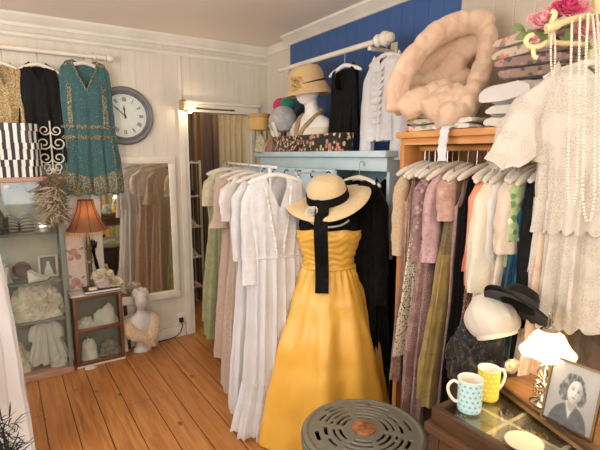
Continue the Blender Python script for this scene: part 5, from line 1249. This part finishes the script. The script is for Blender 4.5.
def ldx(t, pt, top):
    for s0, s1 in ((.0, .0),):
        pass
    for z, dz, nn in ((.44, .10, 22), (.80, .06, 22)):
        bm = BM(); R = []; n = 132
        for r in range(5):
            f = r / 4; row = []
            for i in range(n):
                ph = 2 * PI * i / n; s = z + dz * f + (.018 * abs(sin(nn * ph / 2)) if r == 4 else 0); q = Vector(pt(ph, s)); nr = Vector((cos(ph), sin(ph), 0)); row.append(bm.verts.new(q + nr * (.004 + .008 * f)))
            R.append(row)
        for r in range(4):
            for i in range(n): bm.faces.new((R[r][i], R[r + 1][i], R[r + 1][(i + 1) % n], R[r][(i + 1) % n]))
        obj('lace_tier', bm, M_bigl, t)
garment('lace_dress', 'ivory lace tiered dress hanging at the far right under the pearls', 'dress', (lp.x, lp.y, 1.80), [(0, .10, .012), (.05, .14, .05), (.2, .145, .07), (.5, .13, .06), (.86, .145, .07)], .84, M_bigl, rz=LDR, nd=.06, folds=11, famp=.014, seed=90, zig=.018, zn=22, extra=ldx,
        sl=dict(len=.27, w0=.065, w1=.075, out=.085, flare=.015, ruf=.18, m=M_bigl, sides=(-1, 1)))
hanger('padded hanger inside the ivory lace dress on the stand', (lp.x, lp.y, 1.80), LDR, .14, .04, .075)
cp = at_d(590, 300, 1.60)
garment('taupe_coat', 'grey-brown coat low behind the ivory lace dress at the far right', 'coat', (cp.x, cp.y, 1.30), [(0, .08, .01), (.05, .11, .03), (.4, .11, .045), (.8, .12, .05)], .80, F('taupe_wool', (112, 94, 78), (96, 80, 66), 'swirl', 9, 1), rz=LDR, famp=.016, seed=93)
hanger('hanger of the grey-brown coat behind the ivory lace dress', (cp.x, cp.y, 1.30), LDR, .10, .04, .07)
GP = 'pearl necklaces on the scrolled stand'
M_pearl = solid('pearl', (236, 226, 206), .18, var=.04, spec=.7, coat=.4)
def pearls(lab, pts, r=.0046):
    P = smoothpath([at_d(*p) for p in pts], 40); bm = BM(); acc = 0; last = P[0]; ball(bm, last, r, u=8, v=6)
    for q in P[1:]:
        if (q - last).length >= r * 1.95: ball(bm, q, r, u=8, v=6); last = q
    return tag(obj('pearl_necklace', bm, M_pearl), lab, 'necklace', GP)
pearls('long pearl necklace nearest the lace sleeve, looping lowest on the lace dress', [(580, 16, 1.36), (579, 60, 1.29), (578, 130, 1.285), (576, 190, 1.28), (572, 206, 1.28), (568, 194, 1.28), (569, 130, 1.285), (571, 60, 1.29), (572, 18, 1.36)], .0040)
pearls('long pearl rope right of the first, near the picture edge', [(588, 14, 1.38), (586, 60, 1.28), (584, 140, 1.28), (583, 200, 1.27), (588, 222, 1.27), (594, 200, 1.27), (595, 130, 1.28), (596, 60, 1.28), (592, 14, 1.40)], .0044)
pearls('short pearl strand hanging from the scroll left of the long ropes', [(552, 32, 1.365), (551, 44, 1.355), (551, 62, 1.355), (553, 76, 1.355), (555, 62, 1.355), (555, 44, 1.36), (554, 30, 1.365)], .0036)
pearls('pearl rope rightmost on the stand beside the post', [(597, 16, 1.42), (599, 60, 1.29), (598, 130, 1.285), (600, 190, 1.28), (605, 130, 1.29), (604, 16, 1.44)], .0044)

# ================================================================== TABLE WITH THE GLASS-TOPPED DISPLAY CASE
M_dkoak = wood('dark_oak_y', (58, 40, 26), (88, 62, 40), 'Y', .35, coat=.2); M_dkoakZ = wood('dark_oak_z', (52, 34, 22), (78, 54, 34), 'Z', .4)
t = thing('side_table', 'dark wooden side table carrying the glass-topped jewellery case', 'table', (0, 0, 0))
obj('table_top', boxb(1.015, 1.50, .20, .866, .668, .698, bev=.005), M_dkoak, t)
for x in (1.03, 1.45):
    for y in (.24, .82): obj('leg', boxb(x, x + .04, y, y + .04, 0, .668, bev=.004), M_dkoakZ, t)
for x in (1.032, 1.468): obj('apron', boxb(x, x + .02, .282, .818, .58, .667), M_dkoak, t)
obj('apron', boxb(1.072, 1.448, .835, .855, .58, .667), M_dkoak, t)
t = thing('storage_box', 'dark box hidden under the black sequinned heap behind the table', 'box', (1.435, .98, 0)); obj('body', boxb(-.075, .07, -.09, .07, 0, .66, bev=.004), M_dkoakZ, t); obj('lid', boxb(-.08, .075, -.095, .075, .6605, .698, bev=.004), M_dkoakZ, t)
TX0, TX1, TY0, TY1, T0, T1 = 1.03, 1.49, .24, .852, .6985, .748
t = thing('jewellery_case', 'flat glass-topped wooden case of jewellery holding the two mugs', 'display case', (0, 0, 0))
obj('case_floor', boxb(TX0 + .01, TX1 - .01, TY0 + .01, TY1 - .01, T0, T0 + .006), solid('case_lining', (150, 138, 110), .9), t)
bm = BM(); box(bm, TX0, TX0 + .024, TY0, TY1, T0, T1, .003); box(bm, TX1 - .024, TX1, TY0, TY1, T0, T1, .003); box(bm, TX0 + .024, TX1 - .024, TY0, TY0 + .024, T0, T1, .003); box(bm, TX0 + .024, TX1 - .024, TY1 - .024, TY1, T0, T1, .003); obj('case_frame', bm, M_dkoak, t)
obj('glass_lid', boxb(TX0 + .02, TX1 - .02, TY0 + .02, TY1 - .02, T1 - .006, T1 + .001), M_glass, t)
bm = BM(); box(bm, TX0 + .128, TX0 + .140, TY0 + .024, TY1 - .024, T0 + .006, T1 - .01)
for y in (.39, .53, .68): box(bm, TX0 + .024, TX1 - .024, y, y + .011, T0 + .0061, T1 - .0101)
obj('divider', bm, solid('cream_card', (220, 206, 170), .8), t)
rng = random.Random(11); M_gem = [solid('gilt', (200, 168, 92), .25, .9), solid('silver', (190, 188, 184), .2, .9), solid('jet', (40, 36, 34), .2), solid('amber', (170, 96, 48), .15)]
labs = ['heart brooch of gilt in the case below the blue mug', 'silver chain curled in the case left compartment', 'gilt chain in the compartment beside the yellow mug', 'jet brooch beyond the yellow mug in the case', 'silver earrings in the far compartment of the case', 'amber pendant in the middle of the jewellery case', 'gilt bracelet near the round doily under the glass', 'silver brooch nearest the round doily in the case']
for i, (x, y) in enumerate(((1.10, .80), (1.09, .61), (1.24, .74), (1.30, .79), (1.22, .62), (1.10, .46), (1.25, .45), (1.21, .57))):
    bm = BM()
    if i % 2: tube(bm, smoothpath([(.025 * cos(a) * (1 + .5 * sin(2.3 * a)), .025 * sin(a) * (1 + .3 * cos(3 * a)), .003) for a in [2 * PI * q / 12 for q in range(12)]], 4), .0026, 6)
    else:
        for q in range(9): ball(bm, (.018 * cos(q * .7), .018 * sin(q * .7), .005), .0062, u=8, v=6)
        ball(bm, (0, 0, .006), .009, sz=.7, u=10, v=8)
    tag(obj('brooch' if not i % 2 else 'chain', bm, M_gem[i % 4]), labs[i], 'jewellery', 'jewellery in the glass-topped case', (x, y, T0 + .0065))
# board with raised edge on which lamp and portrait stand
ea, eb = at_z(490, 377, .772), at_z(558, 427, .772)
dv = (eb - ea).normalized(); nv = Vector((-dv.y, dv.x, 0)); nv = nv if nv.x > 0 else -nv
bl = 1.12
P4 = [ea, ea + dv * .52, ea + dv * .52 + nv * .24, ea + nv * .17]
t = thing('wooden_tray', 'brown wooden tray on the case under the lamp and portrait', 'tray', (0, 0, 0))
obj('tray_base', poly(BM(), [(p.x, p.y) for p in P4], T1 + .0015, T1 + .014, 'XY'), wood('honey_tray', (112, 80, 46), (146, 106, 62), 'Y', .35, coat=.2), t, False)
bm = BM(); e0, e1 = P4[0] + dv * .0, P4[1]; w = nv * .010
poly(bm, [(q.x, q.y) for q in (e0, e1, e1 + w, e0 + w)], T1 + .0141, T1 + .026, 'XY'); obj('tray_lip', bm, M_dkoak, t, False)
TT = T1 + .0145
# mugs
def dotmat(name, base, dot, per):
    k = NT(name); u = k.new('ShaderNodeUVMap'); s = k.new('ShaderNodeSeparateXYZ'); k.l.new(u.outputs[0], s.inputs[0])
    v_ = k.math('DIVIDE', s.outputs[1], per); row = k.math('FLOOR', v_); off = k.math('MULTIPLY', k.math('MODULO', k.math('ADD', row, 40.0), 2.0), .5)
    x_ = k.math('SUBTRACT', k.math('FRACT', k.math('ADD', k.math('MULTIPLY', s.outputs[0], 14.0), off)), .5); y_ = k.math('SUBTRACT', k.math('FRACT', v_), .5)
    d = k.math('SQRT', k.math('ADD', k.math('MULTIPLY', x_, x_), k.math('MULTIPLY', y_, y_)))
    inside = k.math('MULTIPLY', k.ramp(d, .28, .22), k.math('MULTIPLY', k.math('GREATER_THAN', s.outputs[1], .008), k.math('LESS_THAN', s.outputs[1], .089)))
    k.l.new(k.mix(inside, lin(base), lin(dot)), k.b.inputs['Base Color']); k.b.inputs['Roughness'].default_value = .15; k.b.inputs['Coat Weight'].default_value = .3; return k.m
M_china = solid('white_china', (236, 230, 216), .2, var=.03)
def mug(lab, p, yaw, m, h=.098, r=.037):
    t = thing('mug', lab, 'mug', p, yaw, 'spotted mugs on the jewellery case')
    obj('cup', lathe(BM(), [(r * .8, 0), (r * .93, .002), (r * .95, .01), (r * .96, h * .6), (r, h)], 44, cap=True, uv=True), m, t) if False else None
    bm = BM(); lathe(bm, [(.0001, .0), (r * .88, .0), (r * .93, .003), (r * .95, .012), (r * .955, h * .3), (r * .96, h * .6), (r * .99, h * .92), (r * 1.01, h)], 48, cap=False, uv=True); obj('cup', bm, m, t)
    obj('lining', lathe(BM(), [(r * 1.01, h), (r * .985, h + .001), (r * .92, h * .9), (r * .89, .012), (.0001, .010)], 48, cap=False), M_china, t)
    obj('handle', tube(BM(), smoothpath([(r * .93, 0, h * .84), (r * 1.35, 0, h * .90), (r * 1.72, 0, h * .72), (r * 1.62, 0, h * .48), (r * 1.25, 0, h * .28), (r * .93, 0, h * .24)], 6), .0052, 10, flat=.9), M_china, t)
m1, m2 = at_z(469, 409, T1 + .002), at_z(487, 401, T1 + .002)
mug('mug with pale blue spots on the left of the case', (m1.x, m1.y, T1 + .0015), radians(140), dotmat('blue_spot', (190, 222, 222), (128, 178, 194), .0155))
mug('mug with yellow ground and pale spots behind the blue one', (m2.x + .02, m2.y + .012, T1 + .0015), radians(-18), dotmat('yellow_spot', (236, 204, 66), (246, 232, 160), .0155), r=.034)
dp = at_z(524, 443, T1 + .002)
bm = BM(); lathe(bm, [(.0001, 0), (.03, .0), (.042, .002), (.048, .0045), (.047, .006), (.03, .0035), (.0001, .003)], 44); 
tag(obj('trinket_dish', bm, solid('cream_saucer', (196, 186, 162), .4)), 'round cream saucer on the glass near the bottom edge', 'dish', None, (dp.x, dp.y, T1 + .0015))
# table lamp with white glass shade
lpz = at_z(543, 404, TT); LX, LY = lpz.x, lpz.y
M_silver = solid('polished_silver', (206, 200, 190), .18, 1)
t = thing('table_lamp', 'silver scrolled table lamp with lit white glass shade beside the portrait', 'lamp', (LX, LY, TT))
obj('base', lathe(BM(), [(.035, 0), (.038, .006), (.03, .012), (.014, .018), (.009, .03), (.007, .06), (.012, .066), (.007, .072), (.006, .2), (.0001, .201)], 28), M_silver, t)
for q in range(5):
    a = 2 * PI * q / 5; R3 = Matrix.Rotation(a, 3, 'Z')
    obj('scroll', tube(BM(), smoothpath([R3 @ Vector(p) for p in ((.007, 0, .025), (.024, 0, .04), (.026, 0, .062), (.013, 0, .072), (.01, 0, .082), (.022, 0, .10), (.02, 0, .118), (.007, 0, .126))], 5), .0028, 7), M_silver, t)
bm = BM(); rng = random.Random(5)
for q in range(14): a = q * 2.4; leafblade(bm, (.01 * cos(a), .01 * sin(a), .03 + .002 * q), (.036 * cos(a), .036 * sin(a), .04 + .003 * q), .008, (0, 0, 1), .3)
obj('leaf_ornament', bm, M_silver, t)
k = NT('lit_milk_glass'); k.b.inputs['Base Color'].default_value = lin((250, 238, 214)); k.b.inputs['Roughness'].default_value = .25; k.b.inputs['Emission Color'].default_value = lin((255, 226, 170)); k.b.inputs['Emission Strength'].default_value = 3.2
zt = at_d(545, 326, 1.36).z - TT; zb_ = at_d(545, 350, 1.36).z - TT
H_ = zt - zb_
prof = [(.075, zb_), (.072, zb_ + .006), (.061, zb_ + H_ * .28), (.050, zb_ + H_ * .55), (.041, zb_ + H_ * .8), (.026, zb_ + H_ * .95), (.012, zt)]
bm = BM(); R = []
for r, z in prof + [(r - .004, z - .001) for r, z in prof[::-1][1:]]:
    R.append([bm.verts.new((r * (1 + .02 * cos(6 * 2 * PI * i / 60) * (r > .06)) * cos(2 * PI * i / 60), r * sin(2 * PI * i / 60) * (1 + .02 * cos(6 * 2 * PI * i / 60) * (r > .06)), z + .004 * cos(6 * 2 * PI * i / 60) * (r > .07))) for i in range(60)])
for q in range(len(R) - 1):
    for i in range(60): bm.faces.new((R[q][i], R[q][(i + 1) % 60], R[q + 1][(i + 1) % 60], R[q + 1][i]))
obj('glass_shade', bm, k.m, t)
bm = BM(); zl = at_d(545, 308, 1.36).z - TT
tube(bm, smoothpath([(-.008, 0, zt - .01), (-.008, 0, zl - .008), (-.005, 0, zl), (.005, 0, zl), (.008, 0, zl - .008), (.008, 0, zt - .01)], 5), .0022, 7); obj('carrying_loop', bm, M_silver, t)
obj('shade_gallery', lathe(BM(), [(.024, zt - .006), (.026, zt), (.016, zt + .008), (.0001, zt + .009)], 24), M_silver, t)
obj('stem', tube(BM(), [(0, 0, .2), (0, 0, zt)], .004, 8), M_silver, t)
# framed portrait photograph
fb0, fb1 = at_z(541, 418, TT), at_z(591, 442, TT)
fw = (fb1 - fb0).length; ang = atan2(fb1.y - fb0.y, fb1.x - fb0.x)
FWD, FHT = fw * 1.04, .182
t = thing('portrait_frame', 'thin gilt frame with old portrait of a curly-haired woman', 'frame', ((fb0.x + fb1.x) / 2, (fb0.y + fb1.y) / 2, TT + .001), ang, rx=radians(-14))
M_gilt = solid('dull_gilt', (120, 92, 52), .35, .7)
bm = BM(); b_ = .006; hw = FWD / 2
box(bm, -hw, hw, -.006, .006, 0, b_); box(bm, -hw, hw, -.006, .006, FHT - b_, FHT); box(bm, -hw, -hw + b_, -.006, .006, b_, FHT - b_); box(bm, hw - b_, hw, -.006, .006, b_, FHT - b_); obj('frame', bm, M_gilt, t)
obj('backing', boxb(-hw + .002, hw - .002, .002, .0055, .002, FHT - .002), M_blk, t)
obj('strut', poly(BM(), [(.006, FHT * .6), (.055, .0), (.050, .0), (.006, FHT * .5)], -.012, .012, 'YZ'), M_blk, t)
def sst(a, b, x): x = max(0, min(1, (x - a) / (b - a))); return x * x * (3 - 2 * x)
def portrait(u, v):
    """tones of a soft studio portrait: u right, v down"""
    g = .66 - .10 * v + .05 * noise.noise(Vector((u * 2, v * 2, 3)))
    el = lambda cx, cy, rx, ry: hypot((u - cx) / rx, (v - cy) / ry)
    mixv = lambda g, t_, f: g + (t_ - g) * f
    sh = sst(.66, .76, v + .9 * (u - .5) ** 2 * -1 + .32 * abs(u - .50) ** 1.6 * -1 + .0) if False else sst(1.03, .96, el(.50, 1.02, .40, .40))
    g = mixv(g, .33 + .05 * noise.noise(Vector((u * 9, v * 14, 0))), sh)
    vneck = sst(.02, -.02, abs(u - .50) - (.86 - v) * .42) * (v > .56)
    g = mixv(g, .74, vneck); col = sst(.03, .0, abs(abs(u - .50) - (.86 - v) * .42 - .02)) * (v > .60) * (v < .88); g = mixv(g, .45, col * .6)
    hairn = .06 * noise.noise(Vector((u * 7, v * 7, 1))) + .05 * noise.noise(Vector((u * 15, v * 15, 2)))
    hd = min(el(.50, .33, .23, .20), el(.36, .46, .15, .14), el(.69, .48, .10, .14)) + hairn * 2
    g = mixv(g, .40 + .26 * noise.noise(Vector((u * 22, v * 12, 5))), sst(1.05, .93, hd))
    nk_ = sst(1.05, .92, el(.52, .60, .085, .13)); g = mixv(g, .58, nk_)
    a_ = .18; uu = (u - .545) * cos(a_) + (v - .42) * sin(a_); vv = -(u - .545) * sin(a_) + (v - .42) * cos(a_)
    fe = hypot(uu / .148, vv / (.188)); g = mixv(g, .80 - .22 * sst(-.02, .14, uu) - .1 * sst(.05, .17, vv), sst(1.04, .92, fe))
    if fe < 1.1:
        E_ = lambda cx, cy, rx, ry: exp(-((uu - cx) / rx) ** 2 - ((vv - cy) / ry) ** 2)
        g -= .50 * (E_(-.052, -.03, .026, .013) + E_(.062, -.03, .022, .013)) + .30 * (E_(-.055, -.065, .038, .008) + E_(.064, -.065, .03, .008))
        g -= .22 * E_(.018, .045, .022, .008) + .12 * E_(.03, .01, .008, .04); g += .08 * E_(.004, .01, .008, .04)
        g -= .42 * E_(.008, .092, .034, .010) + .15 * E_(.008, .112, .026, .006)
    return max(.04, min(.92, g))
bm = BM(); NU, NV = 84, 100; g = []
ca = bm.loops.layers.float_color.new('tone')
for j in range(NV + 1): g.append([bm.verts.new((-hw + b_ + (2 * hw - 2 * b_) * i / NU, -.001, FHT - b_ - (FHT - 2 * b_) * j / NV)) for i in range(NU + 1)])
tn = {}
for j in range(NV + 1):
    for i in range(NU + 1): q = portrait(i / NU, j / NV); l_ = q ** 2.2; tn[g[j][i]] = (l_ * 1.02, l_ * .96, l_ * .84, 1)
for j in range(NV):
    for i in range(NU):
        f = bm.faces.new((g[j][i], g[j + 1][i], g[j + 1][i + 1], g[j][i + 1]))
        for lp_ in f.loops: lp_[ca] = tn[lp_.vert]
k = NT('portrait_print'); at_ = k.new('ShaderNodeAttribute', attribute_name='tone'); k.l.new(at_.outputs['Color'], k.b.inputs['Base Color']); k.b.inputs['Roughness'].default_value = .35
obj('photograph', bm, k.m, t)
# heap of black sequinned bags, white hat and black hat behind the lamp
t = thing('sequin_wrap', 'heap of black sequinned fabric behind the mugs and lamp', 'wrap', (1.425, .975, .699))
M_seq = fabric('black_sequin', (17, 15, 13), (96, 86, 72), 'speck', 90, .5, amount=.24, spec=.4)
obj('cloth', drape(BM(), (0, 0, 0), .105, .10, .215, 17, 70, .3, 2.2), M_seq, t)
p0 = at_d(512, 366, 1.475) - Vector((1.425, .975, .699))
bm = BM(); ball(bm, p0, .032, 1.1, .5, .7, 20, 14, .3); obj('silver_sequin_patch', bm, fabric('silver_sequin', (150, 138, 118), (226, 214, 190), 'speck', 150, .35, amount=.4), t)
t = thing('puffed_hat', 'large white puffed fabric hat lying on the black sequinned heap', 'hat', at_d(492, 318, 1.60), radians(-30), rx=radians(-22), ry=radians(-12))
bm = BM(); vs = ball(bm, (0, 0, 0), .088, 1.0, 1.0, 1.0, 40, 28)
for v in vs:
    a = atan2(v.co.y, v.co.x); v.co *= 1 + .035 * sin(14 * a) * max(0, 1 - abs(v.co.z) / .088) + .13 * noise.noise(v.co * 13)
    if v.co.z < -.05: v.co.z = -.05 + (v.co.z + .05) * .3
obj('crown', bm, fabric('white_cambric', (232, 224, 208), rough=.95, sheer=.1), t)
obj('headband', lathe(BM(), [(.060, -.066), (.068, -.064), (.071, -.05), (.066, -.048)], 40, cap=False), M_wsatin, t)
hb = at_d(517, 307, 1.50)
t = thing('black_hat', 'black wide-brimmed felt hat tilted above the lit glass lamp', 'hat', hb, 0)
right = Vector((RT[0], RT[1], 0)); fwd = Vector((FH[0], FH[1], 0)); upv = Vector((0, 0, 1))
axu = (right * cos(radians(34)) - upv * sin(radians(34))).normalized()       # long axis seen from the camera
nn_ = (upv * cos(radians(34)) + right * sin(radians(34)))                     # hat's up, before leaning to us
nn_ = (nn_ * cos(radians(20)) + fwd * sin(radians(20))).normalized(); ay = nn_.cross(axu).normalized()
t.rotation_euler = Matrix((axu, ay, nn_)).transposed().to_euler()
bm = BM(); R = []
for r, z in [(.114, -.004), (.116, .0), (.113, .004), (.085, .007), (.062, .010), (.058, .02), (.054, .05), (.046, .064), (.025, .070), (.0001, .071)]:
    R.append([bm.verts.new((r * cos(2 * PI * i / 60), r * .92 * sin(2 * PI * i / 60), z + max(0, r - .06) * .22 * cos(4 * PI * i / 60))) for i in range(60)])
for q in range(len(R) - 1):
    for i in range(60): bm.faces.new((R[q][i], R[q][(i + 1) % 60], R[q + 1][(i + 1) % 60], R[q + 1][i]))
lathe(bm, [(.112, -.004), (.06, .004), (.055, .02), (.05, .05), (.0001, .062)], 60, sy=.92, cap=False)
obj('felt', bm, fabric('black_felt', (26, 22, 20), rough=.95, sheen=.1), t)
obj('hat_band', lathe(BM(), [(.061, .010), (.063, .012), (.060, .030), (.058, .031)], 50, sy=.92, cap=False), M_ink, t)

# ================================================================== LEFT EDGE, NEAR THE CAMERA
t = thing('clothes_rail', 'dark metal rail at the left edge holding the white gown', 'rail', (0, 0, 0))
obj('rail', tube(BM(), [(-.27, 1.1, 1.56), (-.27, 2.75, 1.56)], .011, 10), M_rail, t)
for y in (1.1, 2.75): obj('post', tube(BM(), [(-.27, y, .012), (-.27, y, 1.56)], .011, 8), M_rail, t); obj('foot', tube(BM(), [(-.47, y, .012), (-.07 - .12 * (y < 2), y, .012)], .011, 8), M_rail, t)
wg = [(0, .12, .01), (.05, .18, .05), (.25, .225, .09), (.6, .245, .11), (.9, .255, .13), (1.4, .29, .16)]
garment('white_gown', 'long white gown at the left edge nearest the camera', 'gown', (-.245, 1.52, 1.47), wg, 1.40, M_whitecot, nd=.06, famp=.014, folds=13, seed=95)
hanger('hanger of the white gown at the left edge', (-.245, 1.52, 1.47), 0, .16, hook=.104)
pg = [(0, .12, .01), (.05, .18, .05), (.25, .24, .07), (.6, .285, .09), (1.0, .30, .1), (1.4, .315, .11)]
garment('tulle_gown', 'pale pink tulle gown behind the white gown before the glass cabinet', 'gown', (-.31, 2.42, 1.47), pg, 1.40, fabric('pink_tulle', (214, 194, 180), (200, 178, 164), 'lace', 70, .9, sheer=.2), nd=.06, famp=.016, folds=11, seed=96)
hanger('hanger of the pale pink tulle gown', (-.31, 2.42, 1.47), 0, .16, hook=.104)
t = thing('feather_stand', 'black ostrich feathers at the bottom left corner', 'feathers', (-.092, .92, 0))
obj('stand', tube(BM(), [(0, 0, .02), (0, 0, .98)], .010, 8), M_rail, t); obj('base', lathe(BM(), [(.12, 0), (.12, .012), (.0001, .02)], 24), M_rail, t)
bm = BM(); rng = random.Random(12)
for q in range(1500):
    b = Vector((rng.uniform(-.03, .072), rng.uniform(-.05, .05), rng.uniform(.72, 1.02))); a = rng.uniform(0, 2 * PI); e = rng.uniform(-.7, .9); L = rng.uniform(.02, .045)
    leafblade(bm, b, b + Vector((cos(a) * cos(e) * L, sin(a) * cos(e) * L, sin(e) * L)), .0016, (0, 0, 1), rng.uniform(-.5, .5), 3)
ball(bm, (.01, 0, .87), .06, 1.1, 1, 2.2, amp=.2); obj('plumes', bm, solid('black_feather', (14, 13, 13), .9), t)

# clothes on a rack behind the viewer's right, seen only in the mirror
t = thing('clothes_rail', 'dark rail of beige gowns seen in the white-framed mirror', 'rail', (0, 0, 0))
obj('rail', tube(BM(), [(.55, -.95, 1.56), (1.9, -.95, 1.56)], .011, 10), M_rail, t)
for x in (.55, 1.9): obj('post', tube(BM(), [(x, -.95, .012), (x, -.95, 1.56)], .011, 8), M_rail, t)
for i, (x, lab, m_) in enumerate(((.80, 'taupe gown reflected at the left of the mirror', F('taupe_gown', (176, 156, 128), (156, 136, 108), 'swirl', 12)), (1.25, 'beige beaded gown reflected in the middle of the mirror', F('beige_bead', (186, 160, 118), (206, 184, 144), 'lace', 40)), (1.62, 'sage gown reflected in the mirror', M_sage))):
    garment('gown', lab, 'gown', (x, -.95, 1.49), long_, 1.35, m_, rz=PI, nd=.06, seed=110 + i, famp=.02, group='gowns seen in the mirror'); hanger('hanger of the ' + lab, (x, -.95, 1.49), PI, .15, hook=.084)

# ================================================================== LIGHT AND CAMERA
def light(name, kind, loc, energy, col, size=.1, sy=None, rot=(0, 0, 0)):
    l = bpy.data.lights.new(name, kind); l.energy = energy; l.color = col
    if kind == 'AREA':
        l.size = size
        if sy: l.shape = 'RECTANGLE'; l.size_y = sy
    elif kind in ('POINT', 'SPOT'): l.shadow_soft_size = size
    o = bpy.data.objects.new(name, l); C.objects.link(o); o.location = loc; o.rotation_euler = rot; return o
light('shop_window_daylight', 'AREA', (.3, -2.58, 1.4), 72, (1.0, .97, .94), 2.7, 1.5, (PI / 2, 0, 0))
light('side_window_daylight', 'AREA', (-1.39, 1.3, 1.5), 34, (.90, .95, 1.0), 1.9, 1.2, (PI / 2, 0, -PI / 2))
for x, y, z, e in ((-.58, 2.1, 2.12, 22), (.35, .95, 2.2, 6), (.2, .0, 2.0, 16), (.3, -1.3, 2.0, 14)):  # unseen fill points added to brighten ceiling and room; no fittings here
    light('fill_light', 'POINT', (x, y, z), e, (1.0, .90, .78), .14)
light('orange_lamp_light', 'POINT', (.475, 3.475, TZ + .56), 1.6, (1, .70, .38), .03)
light('fairy_bulb_light', 'POINT', (1.274, 3.50, 1.838), 1.3, (1, .80, .50), .02)
light('glass_lamp_light', 'POINT', (LX, LY, TT + zb_ + .012), 2.0, (1, .74, .44), .025)
light('back_room_light', 'POINT', (1.75, 4.15, 2.3), 14, (1, .82, .58), .1)
W = bpy.data.worlds.new('daylight'); S.world = W; W.use_nodes = True
W.node_tree.nodes['Background'].inputs[0].default_value = (.80, .90, 1.0, 1); W.node_tree.nodes['Background'].inputs[1].default_value = 1.6
cd = bpy.data.cameras.new('camera'); cam = bpy.data.objects.new('camera', cd); C.objects.link(cam)
cd.sensor_width = 36; cd.sensor_fit = 'HORIZONTAL'; cd.lens = FPX / 600 * 36; cd.clip_start = .02
cam.location = (0, 0, EYE); cam.rotation_euler = (PI / 2 - PITCH, 0, -YAW); S.camera = cam
S.view_settings.view_transform = 'Standard'; S.view_settings.look = 'None'; S.view_settings.gamma = 1; S.view_settings.exposure = 0.0; S.view_settings.use_curve_mapping = False
S.cycles.use_denoising = True; S.cycles.max_bounces = 8; S.cycles.transparent_max_bounces = 16
